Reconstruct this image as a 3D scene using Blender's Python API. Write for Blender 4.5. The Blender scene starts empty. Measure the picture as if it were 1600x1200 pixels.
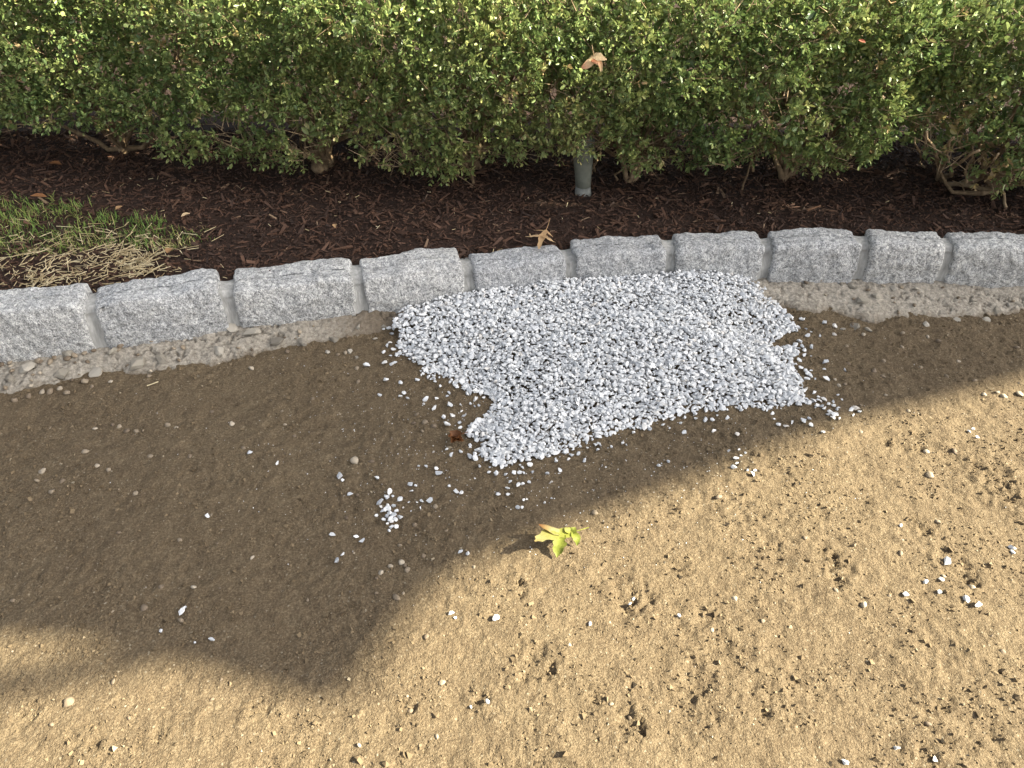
import bpy, bmesh, math, random
import numpy as np
from mathutils import Vector, Matrix

SC = bpy.context.scene
COL = SC.collection
RNG = np.random.default_rng(7)
random.seed(7)
R = math.radians

# ------------------------------------------------------------------ camera, sky, sun, exposure
CAM_H, TILT, FPX = 1.2, R(40), 1186.0
cd = bpy.data.cameras.new("camera")
cam = bpy.data.objects.new("camera", cd)
COL.objects.link(cam)
cam.location = (0, 0, CAM_H)
cam.rotation_euler = (R(90) - TILT, 0, 0)
cd.sensor_width = 36
cd.lens = 36 * FPX / 1600
cd.clip_start = 0.05
cd.clip_end = 500
SC.camera = cam

SUN_EL, SUN_AZ = R(39), R(-10)          # azimuth from +X towards +Y
SUN = np.array([math.cos(SUN_EL) * math.cos(SUN_AZ), math.cos(SUN_EL) * math.sin(SUN_AZ), math.sin(SUN_EL)])
w = bpy.data.worlds.new("World")
SC.world = w
w.use_nodes = True
nt = w.node_tree
bg = nt.nodes["Background"]
sky = nt.nodes.new("ShaderNodeTexSky")
sky.sky_type = 'NISHITA'
sky.sun_disc = False
sky.sun_elevation = SUN_EL
sky.sun_rotation = math.atan2(SUN[0], SUN[1])
sky.air_density = 1.0
sky.dust_density = 4.0
sky.ozone_density = 1.0
hz = nt.nodes.new("ShaderNodeHueSaturation")       # thin high haze: a paler blue
hz.inputs["Saturation"].default_value = .30
nt.links.new(sky.outputs[0], hz.inputs["Color"])
nt.links.new(hz.outputs[0], bg.inputs[0])
bg.inputs[1].default_value = 0.070
ld = bpy.data.lights.new("sun", 'SUN')
ld.energy = 5.0
ld.angle = R(0.53)
ld.color = (1.0, 0.93, 0.72)
sun = bpy.data.objects.new("sun", ld)
COL.objects.link(sun)
sun.rotation_euler = Vector(SUN).to_track_quat('Z', 'Y').to_euler()
SC.view_settings.view_transform = 'Standard'
SC.view_settings.look = 'None'
SC.view_settings.gamma = 1
SC.view_settings.exposure = 2.45


# ------------------------------------------------------------------ helpers
def un(px, py, z=0.0):
    """point at height z on the sight line of photo pixel px, py"""
    u = (px - 800) / FPX
    v = (600 - py) / FPX
    dy = math.cos(TILT) + v * math.sin(TILT)
    dz = -math.sin(TILT) + v * math.cos(TILT)
    t = (z - CAM_H) / dz
    return np.array([u * t, dy * t, z])


def at_y(px, py, Y):
    u = (px - 800) / FPX
    v = (600 - py) / FPX
    dy = math.cos(TILT) + v * math.sin(TILT)
    dz = -math.sin(TILT) + v * math.cos(TILT)
    t = Y / dy
    return np.array([u * t, Y, CAM_H + dz * t])


def hsh(ix, iy, seed):
    h = (ix.astype(np.int64) * 374761393 + iy.astype(np.int64) * 668265263 + seed * 974634777) & 0xffffffff
    h = ((h ^ (h >> 13)) * 1274126177) & 0xffffffff
    h = ((h ^ (h >> 16)) * 2246822519) & 0xffffffff
    return (h ^ (h >> 15)) & 0xffffffff


def pn(x, y, s, seed=0):
    """2-D gradient noise, feature size s, about -1..1"""
    x = np.asarray(x, float) / s
    y = np.asarray(y, float) / s
    x0 = np.floor(x)
    y0 = np.floor(y)
    fx = x - x0
    fy = y - y0
    u = fx * fx * fx * (fx * (fx * 6 - 15) + 10)
    v = fy * fy * fy * (fy * (fy * 6 - 15) + 10)

    def g(dx, dy):
        a = hsh(x0 + dx, y0 + dy, seed) * (2 * math.pi / 4294967296.0)
        return np.cos(a) * (fx - dx) + np.sin(a) * (fy - dy)
    a = g(0, 0) * (1 - u) + g(1, 0) * u
    b = g(0, 1) * (1 - u) + g(1, 1) * u
    return (a * (1 - v) + b * v) * 1.5


def p3(P, s, seed=0):
    """cheap 3-D noise from three 2-D planes"""
    return (pn(P[:, 0] + .37 * P[:, 2], P[:, 1] - .21 * P[:, 2], s, seed)
            + pn(P[:, 1] + .29 * P[:, 0], P[:, 2] + .17 * P[:, 0], s, seed + 11)
            + pn(P[:, 2] - .31 * P[:, 1], P[:, 0] + .23 * P[:, 1], s, seed + 23)) / 1.8


def mk(name, V, F, mat, parent=None, attrs=None, smooth=False, link=True):
    """one mesh object from numpy arrays; F is an (n,3) / (n,4) array or a list of such"""
    V = np.asarray(V, np.float32).reshape(-1, 3)
    Fs = F if isinstance(F, list) else [F]
    Fs = [np.asarray(f, np.int32) for f in Fs if len(f)]
    me = bpy.data.meshes.new(name)
    me.vertices.add(len(V))
    me.vertices.foreach_set("co", V.ravel())
    nl = sum(f.size for f in Fs)
    me.loops.add(nl)
    me.loops.foreach_set("vertex_index", np.concatenate([f.ravel() for f in Fs]))
    tot = np.concatenate([np.full(len(f), f.shape[1], np.int32) for f in Fs])
    me.polygons.add(len(tot))
    me.polygons.foreach_set("loop_start", np.concatenate([[0], np.cumsum(tot)[:-1]]).astype(np.int32))
    me.polygons.foreach_set("loop_total", tot)
    me.polygons.foreach_set("use_smooth", np.full(len(tot), smooth, bool))
    for k, a in (attrs or {}).items():
        at = me.attributes.new(k, 'FLOAT', 'POINT')
        at.data.foreach_set("value", np.asarray(a, np.float32))
    me.update(calc_edges=True)
    me.validate()
    if mat:
        me.materials.append(mat)
    if not link:
        return me
    o = bpy.data.objects.new(name, me)
    COL.objects.link(o)
    if parent is not None:
        o.parent = parent
        o.matrix_parent_inverse = parent.matrix_basis.inverted()
    return o


def tag(o, label=None, cat=None, group=None, kind=None):
    if label:
        o["label"] = label
    if cat:
        o["category"] = cat
    if group:
        o["group"] = group
    if kind:
        o["kind"] = kind
    return o


def empty(name, loc, label, cat, group=None):
    o = bpy.data.objects.new(name, None)
    o.empty_display_size = .05
    COL.objects.link(o)
    o.location = loc
    return tag(o, label, cat, group)


def rot_mats(n, rng=RNG):
    q = rng.normal(size=(n, 4))
    q /= np.linalg.norm(q, axis=1)[:, None]
    a, b, c, d = q.T
    return np.stack([np.stack([1 - 2 * (c * c + d * d), 2 * (b * c - a * d), 2 * (b * d + a * c)], 1),
                     np.stack([2 * (b * c + a * d), 1 - 2 * (b * b + d * d), 2 * (c * d - a * b)], 1),
                     np.stack([2 * (b * d - a * c), 2 * (c * d + a * b), 1 - 2 * (b * b + c * c)], 1)], 1)


def frames(d, up=None):
    """matrices whose columns are (side, d, normal)"""
    d = d / np.linalg.norm(d, axis=1)[:, None]
    if up is None:
        up = np.tile([0., 0, 1], (len(d), 1))
    s = np.cross(d, up)
    s /= np.maximum(np.linalg.norm(s, axis=1)[:, None], 1e-6)
    n = np.cross(s, d)
    return np.stack([s, d, n], 2)


def stamp(TV, TF, M, T):
    """copies of a template: M (n,3,3), T (n,3) -> V, F"""
    n, k = len(T), len(TV)
    V = np.einsum('nij,kj->nki', M, TV) + T[:, None, :]
    F = (TF[None] + (np.arange(n) * k)[:, None, None]).reshape(-1, TF.shape[1])
    return V.reshape(-1, 3), F


def inside(poly, x, y):
    poly = np.asarray(poly)
    r = np.zeros(np.shape(x), bool)
    j = len(poly) - 1
    for i in range(len(poly)):
        xi, yi = poly[i][:2]
        xj, yj = poly[j][:2]
        c = ((yi > y) != (yj > y)) & (x < (xj - xi) * (y - yi) / (yj - yi + 1e-12) + xi)
        r ^= c
        j = i
    return r


def edge_dist(poly, x, y):
    P = np.asarray(poly)[:, :2]
    d = np.full(np.shape(x), 9.)
    for i in range(len(P)):
        a, b = P[i - 1], P[i]
        e = b - a
        t = np.clip(((x - a[0]) * e[0] + (y - a[1]) * e[1]) / (e @ e + 1e-12), 0, 1)
        d = np.minimum(d, np.hypot(x - a[0] - t * e[0], y - a[1] - t * e[1]))
    return d


def tube(pts, radii, sides=6):
    pts = np.asarray(pts, float)
    n = len(pts)
    d = np.gradient(pts, axis=0)
    M = frames(d + 1e-6, np.tile([.31, .87, .39], (n, 1)))
    a = np.arange(sides) * 2 * math.pi / sides
    ring = np.cos(a)[None, :, None] * M[:, None, :, 0] + np.sin(a)[None, :, None] * M[:, None, :, 2]
    V = pts[:, None] + ring * np.asarray(radii)[:, None, None]
    F = []
    for i in range(n - 1):
        for k in range(sides):
            F.append((i * sides + k, i * sides + (k + 1) % sides, (i + 1) * sides + (k + 1) % sides, (i + 1) * sides + k))
    V = np.vstack([V.reshape(-1, 3), pts[-1:]])
    T = [((n - 1) * sides + k, (n - 1) * sides + (k + 1) % sides, n * sides) for k in range(sides)]
    return V, np.array(F), np.array(T)


def join(parts):
    """[(V, F4 or F3 ...)] -> V, [F4, F3]"""
    Vs, F4, F3, o = [], [], [], 0
    for p in parts:
        Vs.append(p[0])
        for f in p[1:]:
            if len(f):
                (F4 if f.shape[1] == 4 else F3).append(f + o)
        o += len(p[0])
    return np.vstack(Vs), [np.vstack(f) for f in (F4, F3) if f]


# ------------------------------------------------------------------ materials
def new_mat(name, rough=.85, spec=.3):
    m = bpy.data.materials.new(name)
    m.use_nodes = True
    n = m.node_tree.nodes
    b = n["Principled BSDF"]
    b.inputs["Roughness"].default_value = rough
    b.inputs["Specular IOR Level"].default_value = spec
    return m, m.node_tree, b


def nd(t, kind, ins=None, **kw):
    x = t.nodes.new(kind)
    for k, v in kw.items():
        setattr(x, k, v)
    for k, v in (ins or {}).items():
        if hasattr(v, "is_linked") or isinstance(v, bpy.types.NodeSocket):
            t.links.new(v, x.inputs[k])
        else:
            x.inputs[k].default_value = v
    return x


def ramp(t, fac, stops, interp='LINEAR'):
    x = t.nodes.new("ShaderNodeValToRGB")
    t.links.new(fac, x.inputs[0])
    cr = x.color_ramp
    cr.interpolation = interp
    while len(cr.elements) < len(stops):
        cr.elements.new(.5)
    for e, (p, c) in zip(cr.elements, stops):
        e.position = p
        e.color = (*c, 1)
    return x.outputs[0]


def noise(t, co, scale, detail=3, rough=.55, w=None):
    x = nd(t, "ShaderNodeTexNoise", {"Vector": co, "Scale": scale, "Detail": detail, "Roughness": rough})
    if w is not None:
        x.noise_dimensions = '4D'
        t.links.new(w, x.inputs["W"])
    return x.outputs[0]


def mixc(t, fac, a, b, mode='MIX'):
    x = t.nodes.new("ShaderNodeMix")
    x.data_type = 'RGBA'
    x.blend_type = mode
    for i, v in ((0, fac), (6, a), (7, b)):
        if isinstance(v, bpy.types.NodeSocket):
            t.links.new(v, x.inputs[i])
        else:
            x.inputs[i].default_value = v if i == 0 else (*v, 1)
    return x.outputs[2]


def mth(t, op, a, b=0.0):
    x = t.nodes.new("ShaderNodeMath")
    x.operation = op
    for i, v in ((0, a), (1, b)):
        if isinstance(v, bpy.types.NodeSocket):
            t.links.new(v, x.inputs[i])
        else:
            x.inputs[i].default_value = v
    return x.outputs[0]


def bump(t, b, h, strength, dist):
    x = nd(t, "ShaderNodeBump", {"Height": h, "Strength": strength, "Distance": dist})
    t.links.new(x.outputs[0], b.inputs["Normal"])


def coords(t, which="Object"):
    return t.nodes.new("ShaderNodeTexCoord").outputs[which]


def attr(t, name):
    x = t.nodes.new("ShaderNodeAttribute")
    x.attribute_name = name
    return x.outputs["Fac"]


def objrand(t):
    return t.nodes.new("ShaderNodeObjectInfo").outputs["Random"]


# packed dirt
M_dirt, t, b = new_mat("packed_dirt", .95, .15)
co = coords(t)
n1 = noise(t, co, 2.2, 5)
n2 = noise(t, co, 26, 4, .6)
n3 = noise(t, co, 260, 3, .7)
c = ramp(t, n1, [(.32, (0.0882, 0.0609, 0.0360)), (.5, (0.1206, 0.0872, 0.0510)), (.68, (0.1566, 0.1183, 0.0696))])
c = mixc(t, .6, c, ramp(t, n2, [(.32, (.064, .045, .028)), (.5, (.115, .083, .050)), (.68, (.172, .130, .080))]))
c = mixc(t, .55, c, ramp(t, n3, [(.33, (0.0522, 0.0370, 0.0232)), (.5, (0.1137, 0.0836, 0.0499)), (.68, (0.2320, 0.1852, 0.1218))]))
vo = nd(t, "ShaderNodeTexVoronoi", {"Vector": co, "Scale": 110.0, "Randomness": 1.0})
spk = mth(t, 'LESS_THAN', vo.outputs["Distance"], .2)
sel = mth(t, 'GREATER_THAN', nd(t, "ShaderNodeSeparateColor", {0: vo.outputs["Color"]}).outputs[0], .82)
c = mixc(t, mth(t, 'MULTIPLY', spk, mth(t, 'MULTIPLY', sel, .6)), c, (0.2784, 0.2390, 0.1740))
t.links.new(c, b.inputs["Base Color"])
hb = mth(t, 'ADD', noise(t, co, 330, 3, .7), mth(t, 'MULTIPLY', noise(t, co, 120, 4, .65), 1.6))
bump(t, b, hb, 1.0, .0042)

# dirt crumbs
M_crumb, t, b = new_mat("dirt_crumb", .95, .15)
c = ramp(t, attr(t, "tint"), [(0, (0.0696, 0.0502, 0.0302)), (.5, (0.1218, 0.0896, 0.0534)), (.85, (0.1740, 0.1314, 0.0812)), (1, (0.2552, 0.2151, 0.1508))])
t.links.new(c, b.inputs["Base Color"])
bump(t, b, noise(t, coords(t), 400, 3, .7), .6, .001)

# mulch bed and chips
M_mulch, t, b = new_mat("mulch_bed_earth", .9, .2)
co = coords(t)
c = ramp(t, noise(t, co, 90, 4, .7), [(.3, (.010, .006, .004)), (.55, (.028, .015, .010)), (.75, (.050, .026, .017))])
t.links.new(c, b.inputs["Base Color"])
bump(t, b, noise(t, co, 120, 4, .7), 1, .006)
M_chip, t, b = new_mat("shredded_bark", .75, .3)
c = ramp(t, attr(t, "tint"), [(0, (.018, .010, .007)), (.35, (.048, .024, .014)), (.7, (.098, .048, .027)),
                              (.93, (.095, .050, .030)), (.965, (.17, .10, .06)), (1, (.30, .21, .13))])
c = mixc(t, .35, c, ramp(t, noise(t, coords(t), 300, 2), [(.35, (.010, .006, .004)), (.7, (.08, .042, .027))]))
t.links.new(c, b.inputs["Base Color"])

# granite
M_granite, t, b = new_mat("split_granite", .8, .35)
co = coords(t)
ow = mth(t, 'MULTIPLY', objrand(t), 37.0)
g1 = noise(t, co, 120, 3, .8, ow)
g2 = noise(t, co, 11, 3, .55, ow)
g3 = noise(t, co, 330, 2, .7, ow)
c = ramp(t, g1, [(.37, (.06, .06, .062)), (.44, (.24, .243, .245)), (.54, (.44, .445, .445)), (.62, (.78, .77, .75))])
c = mixc(t, .45, c, ramp(t, g3, [(.38, (.13, .13, .135)), (.5, (.43, .435, .44)), (.62, (.80, .79, .77))]))
c = mixc(t, .5, c, ramp(t, g2, [(.3, (.66, .66, .67)), (.7, (1.0, .99, .97))]), 'MULTIPLY')
lo = nd(t, "ShaderNodeSeparateXYZ", {0: co}).outputs[2]      # soil splashed on the foot of each block
lo = mth(t, 'ADD', mth(t, 'MULTIPLY', lo, -22.0), mth(t, 'MULTIPLY', noise(t, co, 30, 4, .65, ow), 1.6))
lo = nd(t, "ShaderNodeMapRange", {0: lo, 1: 1.0, 2: 2.4, 3: 0.0, 4: .6}).outputs[0]
c = mixc(t, lo, c, (.25, .205, .15))
g4 = noise(t, co, 26, 4, .65, ow)
c = mixc(t, 1.0, c, ramp(t, objrand(t), [(0, (.84, .85, .87)), (.5, (.97, .97, .95)), (1, (1.08, 1.07, 1.05))]), 'MULTIPLY')
c = mixc(t, .5, c, ramp(t, g4, [(.35, (.80, .785, .75)), (.6, (1, 1, 1))]), 'MULTIPLY')
t.links.new(c, b.inputs["Base Color"])
hb = mth(t, 'ADD', g1, mth(t, 'MULTIPLY', noise(t, co, 60, 5, .7, ow), 2.2))
bump(t, b, hb, .9, .004)

# mortar joint and concrete haunch
M_mortar, t, b = new_mat("smooth_mortar", .85, .25)
co = coords(t)
sc = nd(t, "ShaderNodeMapping", {"Vector": co, "Scale": (1, 1, .18)}).outputs[0]
c = ramp(t, noise(t, sc, 90, 4, .6), [(.3, (.23, .226, .212)), (.55, (.33, .325, .305)), (.75, (.44, .43, .405))])
t.links.new(c, b.inputs["Base Color"])
bump(t, b, noise(t, sc, 140, 4, .65), .7, .003)
M_conc, t, b = new_mat("rough_concrete", .9, .2)
co = coords(t)
c = ramp(t, noise(t, co, 7, 4), [(.3, (.155, .140, .113)), (.7, (.255, .236, .198))])
c = mixc(t, .55, c, ramp(t, noise(t, co, 120, 4, .7), [(.33, (.15, .125, .096)), (.5, (.35, .305, .245)), (.68, (.54, .49, .41))]))
edge = attr(t, "soil_and_cracks")
c = mixc(t, edge, c, (.115, .083, .052))
t.links.new(c, b.inputs["Base Color"])
bump(t, b, noise(t, co, 110, 5, .75), 1, .007)


def stone_mat(name, fac, stops, rough=.7):
    m, t, b = new_mat(name, rough, .35)
    f = fac(t)
    c = ramp(t, f, stops)
    co = coords(t)
    c = mixc(t, .4, c, ramp(t, noise(t, co, 160, 3, .6), [(.3, (.72, .73, .75)), (.65, (1, 1, 1))]), 'MULTIPLY')
    t.links.new(c, b.inputs["Base Color"])
    bump(t, b, noise(t, co, 300, 3, .6), .4, .001)
    return m


W_STOPS = [(0, (.36, .37, .385)), (.2, (.45, .46, .47)), (.55, (.56, .562, .56)), (.85, (.66, .655, .64)), (1, (.50, .46, .41))]
P_STOPS = [(0, (.12, .088, .058)), (.35, (.17, .13, .088)), (.7, (.23, .185, .13)), (1, (.34, .29, .22))]
M_gravel = stone_mat("white_gravel", lambda t: attr(t, "tint"), W_STOPS)
M_stone = stone_mat("white_gravel_single", objrand, W_STOPS)
M_pebble = stone_mat("tan_pebble", objrand, P_STOPS)
M_pebble_dark = stone_mat("brown_pebble", objrand, [(0, (.075, .052, .034)), (1, (.14, .105, .07))])
M_lump = stone_mat("concrete_rubble", objrand, [(0, (.17, .15, .12)), (.6, (.25, .225, .18)), (1, (.33, .30, .25))], .9)


# boxwood
def leaf_mat(name, stops, trans=.24, rough=.42, spec=.45):
    m, t, b = new_mat(name, rough, spec)
    c = ramp(t, attr(t, "tint"), stops)
    c = mixc(t, .3, c, ramp(t, noise(t, coords(t), 120, 2), [(.3, (.6, .6, .6)), (.7, (1.25, 1.2, 1.1))]), 'MULTIPLY')
    t.links.new(c, b.inputs["Base Color"])
    tr = nd(t, "ShaderNodeBsdfTranslucent", {"Color": c})
    mx = nd(t, "ShaderNodeMixShader", {0: trans, 1: b.outputs[0], 2: tr.outputs[0]})
    t.links.new(mx.outputs[0], t.nodes["Material Output"].inputs[0])
    return m


M_box = leaf_mat("boxwood_leaf", [(0, (.050, .094, .034)), (.3, (.128, .186, .060)), (.6, (.225, .258, .088)),
                                  (.82, (.35, .325, .125)), (.92, (.28, .22, .09)), (1, (.36, .26, .14))])
M_grass = leaf_mat("grass_blade", [(0, (.065, .13, .028)), (.55, (.15, .25, .05)), (.85, (.27, .31, .085)), (1, (.45, .36, .18))], .3, .5, .3)
M_straw = leaf_mat("dry_straw", [(0, (.26, .19, .10)), (.5, (.46, .37, .21)), (1, (.66, .57, .38))], .15, .6, .3)
M_bark, t, b = new_mat("boxwood_bark", .85, .2)
co = coords(t)
c = ramp(t, noise(t, co, 60, 4, .6), [(.3, (.085, .056, .033)), (.55, (.17, .118, .068)), (.75, (.27, .20, .125))])
t.links.new(c, b.inputs["Base Color"])
bump(t, b, noise(t, co, 150, 4), .8, .003)
M_twig, t, b = new_mat("tan_twig", .8, .25)
c = ramp(t, noise(t, coords(t), 25, 3), [(.35, (.13, .09, .05)), (.6, (.30, .22, .135))])
t.links.new(c, b.inputs["Base Color"])
M_post, t, b = new_mat("weathered_green_grey", .8, .2)
co = coords(t)
c = ramp(t, noise(t, co, 30, 4), [(.3, (.10, .105, .085)), (.7, (.155, .16, .13))])
t.links.new(c, b.inputs["Base Color"])
bump(t, b, noise(t, co, 90, 4), .4, .002)
M_collar, t, b = new_mat("weathered_pale_grey", .8, .3)
c = ramp(t, noise(t, coords(t), 50, 4), [(.3, (.14, .145, .13)), (.7, (.24, .24, .22))])
t.links.new(c, b.inputs["Base Color"])


def fall_mat(name, stops, trans=.3):
    m, t, b = new_mat(name, .6, .3)
    c = ramp(t, attr(t, "tint"), stops)
    c = mixc(t, .5, c, ramp(t, noise(t, coords(t), 420, 3, .7), [(.36, (.62, .55, .42)), (.48, (1, 1, 1))]), 'MULTIPLY')
    bump(t, b, noise(t, coords(t), 260, 3), .5, .001)
    c = mixc(t, .35, c, ramp(t, noise(t, coords(t), 90, 3), [(.3, (.7, .68, .6)), (.7, (1.1, 1.1, 1.1))]), 'MULTIPLY')
    t.links.new(c, b.inputs["Base Color"])
    tr = nd(t, "ShaderNodeBsdfTranslucent", {"Color": c})
    mx = nd(t, "ShaderNodeMixShader", {0: trans, 1: b.outputs[0], 2: tr.outputs[0]})
    t.links.new(mx.outputs[0], t.nodes["Material Output"].inputs[0])
    return m


M_oak_green = fall_mat("yellow_green_oak_leaf", [(0, (.13, .17, .022)), (.45, (.22, .23, .04)), (.75, (.32, .29, .12)), (1, (.26, .10, .025))])
M_oak_tan = fall_mat("tan_oak_leaf", [(0, (.30, .17, .08)), (.5, (.52, .34, .18)), (1, (.62, .46, .28))])
M_oak_red = fall_mat("tan_and_red_oak_leaf", [(0, (.52, .36, .20)), (.5, (.62, .47, .28)), (1, (.48, .13, .08))])
M_oak_brown = fall_mat("brown_oak_leaf", [(0, (.07, .028, .012)), (.5, (.16, .065, .022)), (1, (.26, .12, .05))])
M_caster, t, b = new_mat("caster_sheet", .9, .2)  # surface of the added, unseen shadow caster
b.inputs["Base Color"].default_value = (.30, .29, .26, 1)
M_metal, t, b = new_mat("painted_steel", .5, .5)
b.inputs["Base Color"].default_value = (.2, .2, .2, 1)

# ------------------------------------------------------------------ kerb line
# bottom-front joints of the kerb stones in the photo, (px, py) on the footing
J = [(-230, 612), (-60, 572), (160, 550), (368, 514), (566, 491), (735, 470), (890, 451), (1045, 441), (1192, 440), (1340, 440), (1467, 445), (1615, 450), (1790, 462), (2000, 480)]
JW = np.array([un(px, py, .03) for px, py in J])
HS = [.170, .168, .156, .138, .135, .121, .131, .135, .143, .147, .150, .15, .15]
DS = [.115, .114, .106, .118, .113, .095, .098, .096, .096, .093, .097, .1, .1]
JX, JY = JW[:, 0], JW[:, 1]


def kerb_front(x):
    return np.interp(x, JX, JY)


def kerb_h(x):
    return np.interp(x, (JX[:-1] + JX[1:]) / 2, HS)


# ------------------------------------------------------------------ dirt path
PITS = [(985, 935, .030, .011), (992, 952, .018, .008), (840, 1040, .030, .010), (855, 1052, .014, .010), (985, 1130, .018, .011), (1000, 1142, .012, .008),
        (1300, 868, .012, .018), (1308, 882, .010, .014), (1312, 908, .014, .010), (1125, 1024, .035, .005), (1095, 1075, .040, .007), (1078, 1108, .030, .007),
        (1555, 745, .040, .009), (1580, 770, .030, .008), (1535, 735, .020, .008), (810, 912, .010, .014), (815, 930, .010, .008), (1446, 828, .012, .013),
        (1432, 812, .010, .010), (1235, 1126, .014, .009), (1195, 1115, .010, .010), (1500, 895, .030, .008), (1515, 910, .018, .008), (925, 1095, .012, .010),
        (750, 1090, .012, .010), (1100, 960, .025, .006), (1160, 880, .020, .006), (1210, 860, .018, .006), (1060, 885, .020, .006), (905, 890, .018, .006),
        (1350, 790, .020, .006), (1280, 805, .015, .007), (1470, 1110, .030, .006), (1530, 1130, .030, .006), (400, 1110, .014, .010), (150, 1165, .012, .010),
        (110, 1150, .010, .009), (50, 1110, .014, .006), (245, 1150, .010, .008), (640, 1105, .012, .008), (1250, 740, .012, .008), (1385, 690, .012, .009),
        (1440, 700, .015, .008), (1395, 1150, .020, .006), (1450, 1185, .020, .009)]
PITW = [(*un(a, b_)[:2], r, d) for a, b_, r, d in PITS]


def dirt_h(x, y, fine=True):
    x = np.asarray(x, float)
    y = np.asarray(y, float)
    h = .010 * pn(x, y, .55, 1) + .0045 * pn(x, y, .16, 2) + .0024 * pn(x, y, .06, 3)
    if fine:
        patch = np.clip(.5 + .9 * pn(x, y, .20, 9), 0, 1)
        h = h + (.0014 + .0018 * patch) * pn(x, y, .026, 4) + (.0013 + .0012 * patch) * pn(x, y, .013, 5) + .0012 * pn(x, y, .0075, 6)
        # crumbly clods
        h = h + patch * (.0055 * np.clip(pn(x, y, .019, 7) - .30, 0, 1) + .0045 * np.clip(pn(x, y, .012, 8) - .30, 0, 1))
        h = h - .006 * np.clip(pn(x, y, .024, 14) - .42, 0, 1)
        # rake streaks
        u, v = x * .80 - y * .60, x * .60 + y * .80
        h = h + .0034 * np.clip(x + .6, 0, 1) * pn(u / 4.5, v, .024, 10)
        for px, py, r, d in PITW:
            k = (np.abs(x - px) < 3 * r) & (np.abs(y - py) < 3 * r)
            if k.any():
                xx, yy = x[k], y[k]
                q = np.hypot(xx - px + .9 * r * pn(xx, yy, r * .9, 15), yy - py + .9 * r * pn(xx, yy, r * .9, 16)) / r * (1 + .5 * pn(xx, yy, .012, 12))
                h[k] = h[k] - .55 * d * np.exp(-(q ** 3)) * (1 + .5 * pn(xx, yy, .010, 13)) + .28 * d * np.exp(-((q - 1.35) / .35) ** 2)
    return h


def axis(fine0, fine1, step, lo, hi):
    a = [fine0]
    s = step
    while a[-1] > lo:
        s *= 1.35
        a.append(a[-1] - s)
    c = [fine1]
    s = step
    while c[-1] < hi:
        s *= 1.35
        c.append(c[-1] + s)
    n = int(round((fine1 - fine0) / step))
    return np.array(a[:0:-1] + list(np.linspace(fine0, fine1, n + 1)) + c[1:])


xs = axis(-1.70, 1.70, .0040, -90, 90)
ys = axis(.46, 1.92, .0040, -90, 180)
X, Y = np.meshgrid(xs, ys)
shp = X.shape
Z = dirt_h(X.ravel(), Y.ravel()).reshape(shp)
far = np.clip(1 - (np.maximum(np.abs(X) - 3, 0) + np.maximum(np.abs(Y) - 4, 0)) / 4, 0, 1)
Z = Z * far - .06 * np.clip((Y - kerb_front(X) - .02) / .05, 0, 1) * (np.abs(X) < 4)
I = np.arange(X.size).reshape(shp)
F = np.stack([I[:-1, :-1], I[:-1, 1:], I[1:, 1:], I[1:, :-1]], -1).reshape(-1, 4)
o = mk("dirt_path", np.stack([X, Y, Z], -1).reshape(-1, 3), F, M_dirt, smooth=True)
tag(o, "packed tan brown dirt path in front of the granite kerb", kind="structure")

# ------------------------------------------------------------------ mulch bed
def mulch_h(x, y):
    x = np.asarray(x, float)
    y = np.asarray(y, float)
    kf = kerb_front(x)
    d = y - kf
    near = np.minimum(.128, kerb_h(x) - .022)
    base = near + (.112 - near) * np.clip((d - .1) / .3, 0, 1)
    return base + .008 * pn(x, y, .22, 31) + .005 * pn(x, y, .07, 32) + .003 * pn(x, y, .03, 33)


xs = axis(-2.2, 2.2, .016, -20, 20)
ys = axis(1.4, 2.8, .016, 1.35, 14)
X, Y = np.meshgrid(xs, ys)
Z = mulch_h(X.ravel(), Y.ravel()).reshape(X.shape)
I = np.arange(X.size).reshape(X.shape)
F = np.stack([I[:-1, :-1], I[:-1, 1:], I[1:, 1:], I[1:, :-1]], -1).reshape(-1, 4)
ok = (Y > kerb_front(X) + .06).ravel()
F = F[ok[F].all(1)]
o = mk("mulch_bed", np.stack([X, Y, Z], -1).reshape(-1, 3), F, M_mulch, smooth=True)
tag(o, "dark brown mulch bed between kerb and hedge", kind="structure")

CUBE_V = np.array([(x, y, z) for x in (-.5, .5) for y in (-.5, .5) for z in (-.5, .5)])
CUBE_F = np.array([(0, 1, 3, 2), (4, 6, 7, 5), (0, 4, 5, 1), (2, 3, 7, 6), (0, 2, 6, 4), (1, 5, 7, 3)])


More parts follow.
